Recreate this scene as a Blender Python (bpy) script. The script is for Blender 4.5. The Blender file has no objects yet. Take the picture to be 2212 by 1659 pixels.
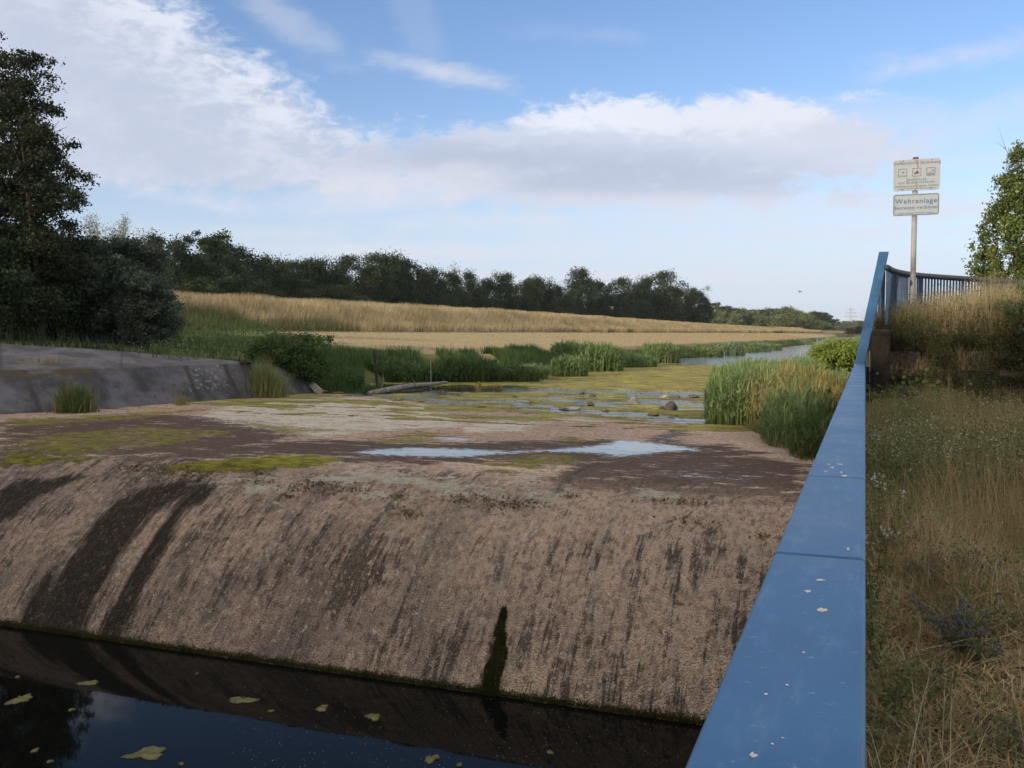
import bpy, bmesh, math, random
import numpy as np
from mathutils import Vector, Matrix
sc = bpy.context.scene
COL = sc.collection
R = math.radians

# ------------------------------------------------------------------ camera
# river frame: +Y upstream, +X to the right bank, z = 0 is the weir apron
F = 2057.0; CX, CY, HOR = 1106.0, 829.5, 720.0      # sizes of the 2212 px wide photograph
YAW = R(20.33); PIT = math.atan((CY-HOR)/F); CAMZ = 2.6
cam = bpy.data.cameras.new('camera'); camo = bpy.data.objects.new('camera', cam); COL.objects.link(camo)
cam.sensor_width = 36.0; cam.lens = 36.0*F/2212.0
cam.clip_start = 0.05; cam.clip_end = 12000
camo.location = (0, 0, CAMZ); camo.rotation_euler = (R(90)-PIT, 0, YAW)
sc.camera = camo
FW = np.array([-math.sin(YAW), math.cos(YAW)]); RT = np.array([math.cos(YAW), math.sin(YAW)])

def ray(dx, dy):
    cx = (dx-CX)/F; cy = (CY-dy)/F
    up = cy*math.cos(PIT)-math.sin(PIT); fw = math.cos(PIT)+cy*math.sin(PIT)
    h = RT*cx+FW*fw
    return np.array([h[0], h[1], up]), fw
def at_d(dx, dy, Z):
    r, fw = ray(dx, dy); p = r*(Z/fw); p[2] += CAMZ; return p
def at_z(dx, dy, z):
    r, fw = ray(dx, dy); p = r*((z-CAMZ)/r[2]); p[2] += CAMZ; return p

# ------------------------------------------------------------------ light
sc.view_settings.view_transform = 'Standard'; sc.view_settings.look = 'None'
sc.view_settings.exposure = 0.4; sc.view_settings.gamma = 1.0
SUN_EL = R(17); SUN_DIR = np.array([-0.50, -0.866])       # horizontal direction towards the sun
sd = bpy.data.lights.new('sun', 'SUN'); so = bpy.data.objects.new('sun', sd); COL.objects.link(so)
sd.energy = 3.6; sd.angle = R(0.5); sd.color = (1.0, 0.83, 0.62)
tosun = Vector((SUN_DIR[0]*math.cos(SUN_EL), SUN_DIR[1]*math.cos(SUN_EL), math.sin(SUN_EL)))
so.rotation_euler = tosun.to_track_quat('Z', 'Y').to_euler(); so.location = (-60, -100, 60)

class NT:
    """tiny node helper"""
    def __init__(s, tree): s.t = tree; s.n = tree.nodes; s.l = tree.links
    def put(s, sock, v):
        if v is None: return
        if isinstance(v, bpy.types.NodeSocket): s.l.new(v, sock)
        else:
            if sock.type == 'RGBA' and not isinstance(v, (int, float)) and len(v) == 3: v = (*v, 1)
            sock.default_value = v
    def node(s, typ, out=0, ins=None, **kw):
        nd = s.n.new(typ)
        for k, v in kw.items(): setattr(nd, k, v)
        for k, v in (ins or {}).items(): s.put(nd.inputs[k], v)
        return nd.outputs[out] if out is not None else nd
    def m(s, op, a, b=None, c=None, clamp=False):
        nd = s.n.new('ShaderNodeMath'); nd.operation = op; nd.use_clamp = clamp
        s.put(nd.inputs[0], a); s.put(nd.inputs[1], b); s.put(nd.inputs[2], c); return nd.outputs[0]
    def add(s, a, b): return s.m('ADD', a, b)
    def sub(s, a, b): return s.m('SUBTRACT', a, b)
    def mul(s, a, b): return s.m('MULTIPLY', a, b)
    def ramp(s, v, a, b, lo=0.0, hi=1.0, smooth=True):
        nd = s.n.new('ShaderNodeMapRange'); nd.interpolation_type = 'SMOOTHSTEP' if smooth else 'LINEAR'
        for i, x in enumerate((v, a, b, lo, hi)): s.put(nd.inputs[i], x)
        return nd.outputs[0]
    def mix(s, f, a, b, blend='MIX'):
        nd = s.n.new('ShaderNodeMix'); nd.data_type = 'RGBA'; nd.blend_type = blend; nd.clamp_factor = True
        s.put(nd.inputs[0], f); s.put(nd.inputs[6], a); s.put(nd.inputs[7], b); return nd.outputs[2]
    def noise(s, vec, scale, detail=4, rough=.55, dist=0.0, out=0):
        return s.node('ShaderNodeTexNoise', out, {'Vector': vec, 'Scale': scale, 'Detail': detail, 'Roughness': rough, 'Distortion': dist})
    def mapping(s, vec, scale=(1, 1, 1), rot=(0, 0, 0), loc=(0, 0, 0)):
        return s.node('ShaderNodeMapping', 0, {'Vector': vec, 'Scale': scale, 'Rotation': rot, 'Location': loc})
    def attr(s, name): return s.node('ShaderNodeAttribute', 2, attribute_name=name)
    def obj(s): return s.node('ShaderNodeTexCoord', 3)
    def pos(s): return s.node('ShaderNodeNewGeometry', 0)
    def bump(s, h, strength=.5, dist=.02): return s.node('ShaderNodeBump', 0, {'Height': h, 'Strength': strength, 'Distance': dist})

# ---- sky: Nishita with drifting cloud layers placed by azimuth and elevation
w = bpy.data.worlds.new('World'); sc.world = w; w.use_nodes = True
N = NT(w.node_tree); N.n.clear()
dirv = N.node('ShaderNodeTexCoord', 0)
sky = N.node('ShaderNodeTexSky', None, sky_type='NISHITA', sun_disc=False, sun_elevation=SUN_EL,
             sun_rotation=math.atan2(SUN_DIR[0], SUN_DIR[1]), air_density=1.0, dust_density=0.6, ozone_density=2.2, altitude=100.0).outputs[0]
rot = N.node('ShaderNodeVectorRotate', 0, {'Vector': dirv, 'Angle': -YAW, 'Axis': (0, 0, 1)}, rotation_type='AXIS_ANGLE')
sx = N.node('ShaderNodeSeparateXYZ', None, {0: rot})
az = N.m('ARCTAN2', sx.outputs[0], sx.outputs[1]); el = N.m('ARCSINE', sx.outputs[2])
U = N.mul(N.m('TANGENT', N.m('MAXIMUM', N.m('MINIMUM', az, 1.2), -1.2)), F)     # degrees-like units, right of the view
V = N.mul(el, F)                                                                # above the horizon
uv = N.node('ShaderNodeCombineXYZ', 0, {0: N.mul(U, .001), 1: N.mul(V, .001), 2: N.mul(az, .3)})
big = N.noise(N.mapping(uv, (2.6, 5.5, 1)), 1.0, 5, .55, .3)
fine = N.noise(N.mapping(uv, (7, 17, 1), (0, 0, R(-14))), 1.0, 6, .62, .5)
wob = N.mul(N.sub(big, .5), 150.0); wof = N.mul(N.sub(fine, .5), 190.0)
def px(x): return x-CX
def ell(cx, cy, rx, ry, ang=0.0):
    """signed 'inside' value of an ellipse, in units of its small radius"""
    a = R(ang); X = N.sub(U, cx-CX); Y = N.sub(V, HOR-cy)
    p = N.add(N.mul(X, math.cos(a)/rx), N.mul(Y, math.sin(a)/rx))
    q = N.add(N.mul(X, -math.sin(a)/ry), N.mul(Y, math.cos(a)/ry))
    return N.mul(N.sub(1.0, N.m('SQRT', N.add(N.mul(p, p), N.mul(q, q)))), ry)
crisp = N.noise(N.mapping(uv, (19, 40, 1), (0, 0, R(-18))), 1.0, 6, .66, .8); woc = N.mul(N.sub(crisp, .5), 110.0)
wsum = N.add(wob, wof)
# cloud A: broad sheet on the left, edge falling from upper left to the middle
d1 = N.add(N.mul(N.sub(U, 215-CX), -.47), N.mul(N.sub(V, HOR-0), -.883))
d2 = N.sub(V, HOR-428); d3 = N.mul(N.sub(930-CX, U), .5)
A_raw = N.m('SMOOTH_MIN', N.m('SMOOTH_MIN', d1, N.mul(d2, 1.6), 60.0), d3, 60.0)
A = N.ramp(N.add(A_raw, N.add(N.mul(wob, .35), N.add(N.mul(wof, .9), N.mul(woc, .9)))), -40, 50)
edgeA = N.mul(N.ramp(d1, 230, -10), N.ramp(N.add(N.mul(fine, .6), N.mul(crisp, .4)), .42, .60))
# cloud B: lens in the middle right
B_raw = N.m('MAXIMUM', ell(1420, 345, 560, 105, 0), ell(1230, 395, 640, 62, -3))
B = N.ramp(N.add(B_raw, N.add(N.mul(wob, .34), N.add(N.mul(wof, .55), N.mul(woc, .55)))), -14, 20)
topB = N.ramp(N.add(ell(1480, 268, 440, 46, -1), N.add(N.mul(wof, .4), N.mul(woc, .45))), -10, 24)
bellyB = N.ramp(N.add(ell(1250, 378, 560, 56, -4), N.add(N.mul(wob, .4), N.add(N.mul(wof, .45), N.mul(woc, .3)))), -20, 30)
# thin streaks
def streak(cx, cy, rx, ry, ang, k): return N.mul(N.ramp(N.add(ell(cx, cy, rx, ry, ang), N.add(N.mul(wof, .33), N.mul(woc, .2))), -14, 30), k)
st = streak(950, 178, 130, 20, -10, .75)
for q in ((2060, 200, 210, 24, 2, .55), (430, 452, 170, 20, -5, .75), (1300, 497, 420, 17, 1, .5), (1700, 560, 560, 22, 0, .4), (735, 497, 90, 12, -6, .55),
          (1990, 395, 260, 24, 3, .4), (950, 545, 600, 22, 0, .75), (1350, 600, 700, 24, 0, .6), (2100, 480, 260, 26, 2, .7), (560, 515, 300, 18, 1, .6), (1750, 640, 500, 18, 0, .4), (1700, 520, 500, 24, -1, .7), (1150, 480, 420, 22, 0, .7), (1600, 470, 600, 40, 2, .5), (860, 420, 300, 50, 8, .6), (2050, 330, 330, 40, 12, .35), (1750, 300, 420, 60, -4, .35), (620, 90, 150, 40, -28, .35), (1500, 455, 380, 26, -3, .6), (1250, 105, 150, 16, -4, .2), (900, 60, 160, 50, -70, .12)):
    st = N.m('MAXIMUM', st, streak(*q))
general = N.mul(N.ramp(big, .40, .62), N.ramp(V, 850, 1700, 0.0, .95))        # overhead and behind: unseen broken cloud, brightened as fill light
side = N.mul(N.ramp(N.noise(N.mapping(uv, (1.2, 3.2, 1), loc=(3, 1, 0)), 1.0, 5, .6), .36, .52), N.ramp(N.m('ABSOLUTE', az), .7, 1.1))
side = N.mul(side, .8)
skyc = N.node('ShaderNodeHueSaturation', 0, {'Saturation': 1.12, 'Value': 1.0, 'Color': sky})
SK = 0.10
skyc = N.mix(1.0, skyc, (SK, SK, SK), 'MULTIPLY')
skyc = N.mix(1.0, skyc, (1.45, 1.30, 1.40), 'MULTIPLY')
hz = N.ramp(V, 470, -20, 0.0, .9)
skyc = N.mix(hz, skyc, (.43, .51, .655))
cA = N.mix(edgeA, (.44, .48, .585), (.66, .69, .76)); cA = N.mix(N.ramp(N.add(wsum, woc), -40, 70, 0, .5), cA, (.57, .60, .69))
cB = N.mix(bellyB, (.50, .54, .64), (.39, .435, .545)); cB = N.mix(N.ramp(N.add(wof, woc), -10, 70, 0, .3), cB, (.64, .66, .72)); cB = N.mix(N.mul(topB, .85), cB, (.69, .71, .77))
cc = N.mix(N.mul(A, .93), skyc, cA); cc = N.mix(N.mul(B, .93), cc, cB)
cc = N.mix(st, cc, (.58, .59, .655))
cc = N.mix(N.m('MAXIMUM', general, side), cc, (1.12, 1.06, 1.0))  # clouds out of view, made brighter to fill the foreground
bg = N.node('ShaderNodeBackground', 0, {'Color': cc, 'Strength': 1.0})
N.l.new(bg, N.node('ShaderNodeOutputWorld', None).inputs[0])

# ------------------------------------------------------------------ helpers
rng = np.random.default_rng(11)
def tag(o, label=None, cat=None, group=None, kind=None):
    if label: o['label'] = label
    if cat: o['category'] = cat
    if group: o['group'] = group
    if kind: o['kind'] = kind
    return o
def empty(name, loc=(0, 0, 0), label=None, cat=None, group=None):
    o = bpy.data.objects.new(name, None); COL.objects.link(o); o.location = loc; o.empty_display_size = .2
    return tag(o, label, cat, group)
def link(name, me, parent=None, loc=None):
    o = bpy.data.objects.new(name, me); COL.objects.link(o)
    if parent: o.parent = parent
    if loc is not None: o.location = loc
    return o
def mesh(name, V, Q, mat, parent=None, smooth=False, attrs=None, uv=None, loc=None):
    """one mesh object from arrays; Q is (n,4) or (n,3) or a list of such"""
    V = np.asarray(V, dtype=np.float32).reshape(-1, 3)
    Qs = Q if isinstance(Q, list) else [Q]
    Qs = [np.asarray(q, dtype=np.int32) for q in Qs if len(q)]
    me = bpy.data.meshes.new(name)
    me.vertices.add(len(V)); me.vertices.foreach_set('co', V.ravel())
    nl = sum(q.size for q in Qs); nf = sum(len(q) for q in Qs)
    me.loops.add(nl); me.polygons.add(nf)
    li = np.concatenate([q.ravel() for q in Qs]); me.loops.foreach_set('vertex_index', li)
    tot = np.concatenate([np.full(len(q), q.shape[1], np.int32) for q in Qs])
    st = np.concatenate([[0], np.cumsum(tot)[:-1]]).astype(np.int32)
    me.polygons.foreach_set('loop_start', st); me.polygons.foreach_set('loop_total', tot)
    me.polygons.foreach_set('use_smooth', np.full(nf, smooth))
    for k, a in (attrs or {}).items():
        at = me.attributes.new(k, 'FLOAT', 'POINT'); at.data.foreach_set('value', np.asarray(a, np.float32).ravel())
    if uv is not None:
        ul = me.uv_layers.new(name='UVMap'); ul.data.foreach_set('uv', np.asarray(uv, np.float32)[li].ravel())
    me.update(); me.validate()
    if mat: me.materials.append(mat)
    return link(name, me, parent, loc)
class MB:
    """collects simple shapes into one mesh"""
    def __init__(s): s.v = []; s.q = []; s.t = []; s.n = 0
    def add(s, v, q=None, t=None):
        v = np.asarray(v, float); s.v.append(v)
        if q is not None and len(q): s.q.append(np.asarray(q)+s.n)
        if t is not None and len(t): s.t.append(np.asarray(t)+s.n)
        s.n += len(v)
    def box(s, lo, hi):
        x0, y0, z0 = lo; x1, y1, z1 = hi
        v = [(x0,y0,z0),(x1,y0,z0),(x1,y1,z0),(x0,y1,z0),(x0,y0,z1),(x1,y0,z1),(x1,y1,z1),(x0,y1,z1)]
        s.add(v, [(0,3,2,1),(4,5,6,7),(0,1,5,4),(1,2,6,5),(2,3,7,6),(3,0,4,7)])
    def tube(s, pts, rad, n=8, cap=True):
        pts = [np.asarray(p, float) for p in pts]; k = len(pts)
        rad = [rad]*k if np.isscalar(rad) else rad
        vs = []; prev = None
        for i, p in enumerate(pts):
            d = pts[min(i+1, k-1)]-pts[max(i-1, 0)]; d = d/(np.linalg.norm(d)+1e-9)
            if prev is None:
                ref = np.array([1., 0, 0]) if abs(d[0]) < .8 else np.array([0, 1., 0])
                u = np.cross(d, ref)
            else: u = prev-d*np.dot(prev, d)
            u /= np.linalg.norm(u)+1e-9; prev = u; v2 = np.cross(d, u)
            for j in range(n):
                a = 2*math.pi*j/n; vs.append(p+rad[i]*(math.cos(a)*u+math.sin(a)*v2))
        q = [(i*n+j, i*n+(j+1) % n, (i+1)*n+(j+1) % n, (i+1)*n+j) for i in range(k-1) for j in range(n)]
        t = []
        if cap:
            vs.append(pts[0]); vs.append(pts[-1]); c0 = k*n
            t = [(c0, (j+1) % n, j) for j in range(n)]+[(c0+1, (k-1)*n+j, (k-1)*n+(j+1) % n) for j in range(n)]
        s.add(vs, q, t)
    def build(s, name, mat, parent=None, smooth=False, loc=None):
        qs = []
        if s.q: qs.append(np.concatenate(s.q))
        if s.t: qs.append(np.concatenate(s.t))
        return mesh(name, np.concatenate(s.v), qs, mat, parent, smooth, loc=loc)
def bevel(o, width=.01, seg=2):
    m = o.modifiers.new('bevel', 'BEVEL'); m.width = width; m.segments = seg; m.limit_method = 'ANGLE'; return o
# value noise for shapes and masks
def _h(ix, iy, seed):
    n = (ix.astype(np.int64)*374761393+iy.astype(np.int64)*668265263+seed*974634521) & 0x7fffffff
    n = ((n ^ (n >> 13))*1274126177) & 0x7fffffff
    return ((n ^ (n >> 16)) & 0xffff)/65535.0
def vn(x, y, seed=0):
    x = np.asarray(x, float); y = np.asarray(y, float)
    ix = np.floor(x); iy = np.floor(y); fx = x-ix; fy = y-iy
    fx = fx*fx*(3-2*fx); fy = fy*fy*(3-2*fy)
    a = _h(ix, iy, seed); b = _h(ix+1, iy, seed); c = _h(ix, iy+1, seed); d = _h(ix+1, iy+1, seed)
    return (a*(1-fx)+b*fx)*(1-fy)+(c*(1-fx)+d*fx)*fy
def fbm(x, y, oct=4, seed=0, gain=.5):
    t = 0; a = 1; s = 0
    for o in range(oct):
        t = t+a*vn(np.asarray(x)*2**o, np.asarray(y)*2**o, seed+o*17); s += a; a *= gain
    return t/s
def sdf(poly, X, Y):
    """signed distance (m), positive inside"""
    P = np.asarray(poly, float)[:, :2]; d = np.full(X.shape, 1e9); ins = np.zeros(X.shape, bool)
    for i in range(len(P)):
        a = P[i]; b = P[(i+1) % len(P)]; e = b-a
        t = np.clip(((X-a[0])*e[0]+(Y-a[1])*e[1])/(e@e+1e-12), 0, 1)
        d = np.minimum(d, np.hypot(X-a[0]-t*e[0], Y-a[1]-t*e[1]))
        c = ((a[1] > Y) != (b[1] > Y)) & (X < (b[0]-a[0])*(Y-a[1])/(b[1]-a[1]+1e-12)+a[0]); ins ^= c
    return np.where(ins, d, -d)
def grid_faces(nx, ny):
    i = np.arange(nx-1)[:, None]; j = np.arange(ny-1)[None, :]; a = (i*ny+j)
    return np.stack([a, a+ny, a+ny+1, a+1], -1).reshape(-1, 4)

def blades(P, H, W, lean=.35, seg=3, droop=0.0, wind=None, r=rng, tip=.08):
    """curved grass blades as strips"""
    P = np.asarray(P, float); n = len(P); H = np.broadcast_to(H, n); W = np.broadcast_to(W, n)
    az = r.uniform(0, 2*np.pi, n); ln = np.abs(r.normal(0, 1, n))*lean
    D = np.stack([np.cos(az), np.sin(az)], -1)*ln[:, None]
    if wind is not None: D = D+np.asarray(wind)[None, :]*r.uniform(.4, 1.2, n)[:, None]
    fa = r.uniform(0, 2*np.pi, n); S = np.stack([np.cos(fa), np.sin(fa), np.zeros(n)], -1)
    vs = []
    for k in range(seg+1):
        s = k/seg; wv = W*(1-s)**.7 if k < seg else W*tip
        lnorm = np.hypot(D[:, 0], D[:, 1])
        zz = H*(s-(.35*lnorm+droop)*s*s); zz = np.maximum(zz, .02*H*s)
        c = P+np.stack([D[:, 0]*H*s**1.7, D[:, 1]*H*s**1.7, zz], -1)
        vs.append(c-S*wv[:, None]*.5); vs.append(c+S*wv[:, None]*.5)
    Vt = np.stack(vs, 1).reshape(-1, 3); m = 2*(seg+1)
    b = (np.arange(n)*m)[:, None]
    Q = np.concatenate([np.stack([b[:, 0]+2*k, b[:, 0]+2*k+1, b[:, 0]+2*k+3, b[:, 0]+2*k+2], -1) for k in range(seg)])
    return Vt, Q
def cards(C, size, r=rng, up=0.0, aspect=.55, fold=None):
    """leaf shaped rhombi with random orientation"""
    C = np.asarray(C, float); n = len(C); size = np.broadcast_to(size, n)[:, None]
    a = r.normal(size=(n, 3)); a /= np.linalg.norm(a, axis=1)[:, None]
    b = r.normal(size=(n, 3)); b[:, 2] += up; b -= a*np.sum(a*b, 1)[:, None]; b /= np.linalg.norm(b, axis=1)[:, None]+1e-9
    V_ = np.stack([C-a*size*.5, C+b*size*aspect*.5-a*size*.05, C+a*size*.5, C-b*size*aspect*.5-a*size*.05], 1).reshape(-1, 3)
    return V_, np.arange(4*n).reshape(-1, 4)
def join(parts):
    vs = []; qs = []; n = 0
    for v, q in parts: vs.append(v); qs.append(np.asarray(q)+n); n += len(v)
    return np.concatenate(vs), np.concatenate(qs)
def copy_tree(o, parent=None):
    c = o.copy(); COL.objects.link(c); c.parent = parent
    for ch in list(o.children): copy_tree(ch, c)
    return c

# ------------------------------------------------------------------ materials
def mat(name):
    m = bpy.data.materials.new(name); m.use_nodes = True; t = NT(m.node_tree)
    p = next(n for n in t.n if n.type == 'BSDF_PRINCIPLED'); return m, t, p
def foliage(name, cols, rough=.6, trans=.3, nscale=.6, amount=.5, spec=.25):
    """leaf material: colour varies per leaf and in soft patches"""
    m, t, p = mat(name)
    rnd = t.node('ShaderNodeNewGeometry', 'Random Per Island'); nz = t.noise(t.pos(), nscale, 3)
    f = t.add(t.mul(rnd, 1-amount), t.mul(t.ramp(nz, .3, .7), amount))
    nd = t.n.new('ShaderNodeValToRGB'); el_ = nd.color_ramp.elements
    while len(el_) > 1: el_.remove(el_[0])
    for i, c in enumerate(cols):
        e = el_[0] if i == 0 else el_.new(1)
        e.position = i/max(1, len(cols)-1); e.color = (*c, 1)
    t.put(nd.inputs[0], f)
    t.put(p.inputs['Base Color'], nd.outputs[0]); p.inputs['Roughness'].default_value = rough
    p.inputs['Specular IOR Level'].default_value = spec
    tr = t.node('ShaderNodeBsdfTranslucent', 0, {'Color': nd.outputs[0]})
    mx = t.node('ShaderNodeMixShader', 0, {0: trans, 1: p.outputs[0], 2: tr})
    out = next(n for n in t.n if n.type == 'OUTPUT_MATERIAL'); t.l.new(mx, out.inputs[0])
    return m
def plain(name, c1, c2, scale=6, rough=.85, bump=.3, bscale=None, spec=.3, bdist=.01):
    m, t, p = mat(name); o = t.obj()
    f = t.ramp(t.noise(o, scale, 6, .6), .3, .7)
    t.put(p.inputs['Base Color'], t.mix(f, c1, c2)); p.inputs['Roughness'].default_value = rough
    p.inputs['Specular IOR Level'].default_value = spec
    t.put(p.inputs['Normal'], t.bump(t.noise(o, bscale or scale*6, 5), bump, bdist))
    return m
M = {}
M['bark'] = plain('bark', (.045, .035, .027), (.11, .09, .07), 5, .9, .6)
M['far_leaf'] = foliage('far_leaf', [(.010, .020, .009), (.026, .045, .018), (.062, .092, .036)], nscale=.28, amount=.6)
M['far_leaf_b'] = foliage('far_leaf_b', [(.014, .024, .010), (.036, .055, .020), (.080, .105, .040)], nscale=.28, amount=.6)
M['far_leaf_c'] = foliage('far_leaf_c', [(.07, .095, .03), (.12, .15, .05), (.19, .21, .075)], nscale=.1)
M['near_leaf'] = foliage('near_leaf', [(.010, .016, .008), (.022, .031, .012), (.046, .056, .020)], nscale=.5)
M['willow_leaf'] = foliage('willow_leaf', [(.034, .048, .036), (.06, .08, .057), (.098, .122, .085)], nscale=.5)
M['pale_leaf'] = foliage('pale_leaf', [(.10, .12, .07), (.16, .18, .11), (.22, .24, .15)], nscale=.5)
M['poplar_leaf'] = foliage('poplar_leaf', [(.055, .085, .022), (.105, .15, .036), (.20, .235, .065)], nscale=1.2, rough=.4, spec=.5)
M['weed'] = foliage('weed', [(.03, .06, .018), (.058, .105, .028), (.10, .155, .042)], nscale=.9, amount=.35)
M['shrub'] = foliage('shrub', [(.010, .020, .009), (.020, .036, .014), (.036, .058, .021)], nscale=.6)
M['reed'] = foliage('reed', [(.075, .125, .04), (.15, .225, .08), (.27, .33, .14)], nscale=.9, amount=.35)
M['reed_blue'] = foliage('reed_blue', [(.10, .165, .085), (.18, .26, .14), (.30, .38, .22)], nscale=.9, amount=.35)
M['reed_dry'] = foliage('reed_dry', [(.13, .125, .042), (.22, .195, .07), (.34, .27, .11)], nscale=.9, amount=.35)
M['bush_yellow'] = foliage('bush_yellow', [(.07, .11, .018), (.12, .17, .025), (.2, .24, .04)], nscale=.6)
M['straw'] = foliage('straw', [(.22, .16, .085), (.32, .245, .135), (.44, .34, .20)], nscale=.35)
M['straw_near'] = foliage('straw_near', [(.13, .09, .036), (.31, .225, .10), (.58, .45, .25)], nscale=1.4)
M['dyke_grass'] = foliage('dyke_grass', [(.19, .15, .08), (.34, .275, .155), (.52, .435, .27)], nscale=.25, amount=.45)
M['dyke_green'] = foliage('dyke_green', [(.05, .07, .022), (.09, .11, .035), (.15, .15, .05)], nscale=.3)
M['grass_green'] = foliage('grass_green', [(.07, .085, .03), (.13, .145, .05), (.21, .21, .085)], nscale=1.2)
M['creeper'] = foliage('creeper', [(.03, .03, .012), (.055, .065, .02), (.10, .11, .035)], nscale=2.2, amount=.6)
M['bleached'] = foliage('bleached', [(.34, .27, .16), (.50, .42, .28), (.66, .58, .42)], nscale=3)
M['near_weed'] = foliage('near_weed', [(.05, .065, .035), (.085, .105, .05), (.13, .15, .075)], nscale=3)
M['moss'] = foliage('moss', [(.02, .025, .006), (.04, .045, .010), (.07, .07, .016)], nscale=2.5)
M['white_flower'] = foliage('white_flower', [(.34, .35, .28), (.52, .52, .44)], nscale=2)
M['violet_flower'] = foliage('violet_flower', [(.07, .05, .28), (.13, .08, .42)], nscale=2)
M['yellow_flower'] = foliage('yellow_flower', [(.5, .38, .04), (.6, .5, .08)], nscale=2)

# ground
gm, t, p = mat('ground_soil'); P0 = t.pos()
mown = t.attr('mown'); dry = t.attr('dry'); green = t.attr('green')
n1 = t.noise(P0, .35, 5); n2 = t.noise(t.mapping(P0, (9, 1.2, 1)), 1.0, 5, .65); n3 = t.noise(P0, 14, 4, .7)
soil = t.mix(t.ramp(n3, .35, .65), (.06, .048, .028), (.15, .11, .06))
fieldc = t.mix(t.ramp(n2, .35, .68), (.27, .215, .115), (.40, .325, .19)); fieldc = t.mix(t.ramp(n1, .42, .68, 0, .55), fieldc, (.24, .215, .095))
fieldc = t.mix(t.ramp(t.noise(P0, 2.4, 5, .7), .52, .72, 0, .5), fieldc, (.43, .36, .23))
greenc = t.mix(t.ramp(n1, .35, .65), (.035, .05, .016), (.10, .105, .035))
c = t.mix(dry, soil, (.20, .15, .07)); c = t.mix(green, c, greenc); c = t.mix(mown, c, fieldc)
t.put(p.inputs['Base Color'], c); p.inputs['Roughness'].default_value = .95; p.inputs['Specular IOR Level'].default_value = .1
t.put(p.inputs['Normal'], t.bump(t.add(n3, t.mul(n2, .6)), .7, .05)); M['ground'] = gm

# water
def water_mat(name, base, wscale, wstr, stretch=(1, 1, 1)):
    m, t, p = mat(name); o = t.pos()
    v = t.mapping(o, stretch, (0, 0, -YAW*.5))
    h = t.add(t.noise(v, wscale, 3, .5), t.mul(t.noise(v, wscale*4.3, 2), .25))
    t.put(p.inputs['Base Color'], base); p.inputs['Roughness'].default_value = .03; p.inputs['IOR'].default_value = 1.333
    p.inputs['Specular IOR Level'].default_value = .5
    t.put(p.inputs['Normal'], t.bump(h, wstr, .05 if wstr > .3 else .02)); return m
M['water_pool'] = water_mat('water_pool', (.003, .0035, .003), .9, .03)
next(n for n in M['water_pool'].node_tree.nodes if n.type == 'BSDF_PRINCIPLED').inputs['Specular IOR Level'].default_value = .15
M['water_river'] = water_mat('water_river', (.022, .026, .016), 2.2, .55, (.6, 1, 1))

am, t, p = mat('algae_mat'); P0 = t.pos()
a1 = t.noise(t.mapping(P0, (1, 1.6, 1)), .8, 6, .7); a2 = t.noise(P0, 9, 5, .7)
c = t.mix(t.ramp(a1, .35, .66), (.13, .115, .028), (.33, .29, .06)); c = t.mix(t.ramp(a2, .45, .7, 0, .7), c, (.06, .05, .018))
t.put(p.inputs['Base Color'], c); p.inputs['Roughness'].default_value = .8; p.inputs['Specular IOR Level'].default_value = .25
t.put(p.inputs['Normal'], t.bump(t.add(a2, t.noise(P0, 30, 3)), .9, .04)); M['algae'] = am
M['algae_pad'] = plain('algae_pad', (.05, .05, .016), (.14, .13, .045), 9, .7, .8, 40)

# concrete of the weir: pebbly, streaked, with crusts, algae films, wet parts and puddles held in vertex masks
wm, t, p = mat('weir_concrete'); P0 = t.pos()
uvn = t.node('ShaderNodeUVMap', 0, uv_map='UVMap')
peb = t.node('ShaderNodeTexVoronoi', 0, {'Vector': uvn, 'Scale': 38.0, 'Randomness': 1.0})
pebc = t.node('ShaderNodeTexVoronoi', 1, {'Vector': uvn, 'Scale': 38.0, 'Randomness': 1.0})
face = t.attr('face')
str1 = t.noise(t.mapping(uvn, (1.9, .42, 1)), 1.0, 7, .62, .6)
str2 = t.noise(t.mapping(uvn, (6.5, .75, 1), loc=(4, 2, 0)), 1.0, 6, .66, .4)
blot = t.noise(uvn, .55, 6, .62, .3); grit = t.noise(uvn, 34, 4, .75); mid = t.noise(uvn, 5.5, 6, .68)
base = t.mix(t.ramp(blot, .36, .62), (.66, .485, .35), (.55, .405, .305))
base = t.mix(t.ramp(str1, .50, .66, 0, .65), base, (.42, .35, .28))
pinkf = t.attr('pink'); base = t.mix(t.mul(pinkf, t.ramp(mid, .3, .7, .35, .9)), base, (.235, .145, .105))
str3 = t.noise(t.mapping(uvn, (17, 1.5, 1), loc=(1, 7, 0)), 1.0, 6, .7, .3)
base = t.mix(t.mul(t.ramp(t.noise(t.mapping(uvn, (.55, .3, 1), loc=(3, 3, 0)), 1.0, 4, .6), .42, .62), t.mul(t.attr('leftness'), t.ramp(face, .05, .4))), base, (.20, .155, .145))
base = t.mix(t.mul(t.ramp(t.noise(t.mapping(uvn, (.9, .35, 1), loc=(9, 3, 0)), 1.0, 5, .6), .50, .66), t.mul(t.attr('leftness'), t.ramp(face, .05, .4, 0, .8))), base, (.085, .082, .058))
dk = t.add(t.mul(t.sub(str1, .5), 2.0), t.add(t.mul(t.sub(str2, .5), 2.3), t.add(t.mul(t.sub(str3, .5), 2.0), t.add(t.mul(t.sub(mid, .5), 1.5), t.mul(t.sub(grit, .5), 1.0)))))
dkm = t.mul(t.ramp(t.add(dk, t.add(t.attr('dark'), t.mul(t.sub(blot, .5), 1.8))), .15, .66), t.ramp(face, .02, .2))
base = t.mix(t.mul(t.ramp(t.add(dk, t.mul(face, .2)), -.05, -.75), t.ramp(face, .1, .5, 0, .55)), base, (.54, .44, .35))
base = t.mix(t.mul(dkm, .92), base, t.mix(t.ramp(blot, .4, .6), (.045, .036, .030), (.075, .052, .042)))
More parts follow.
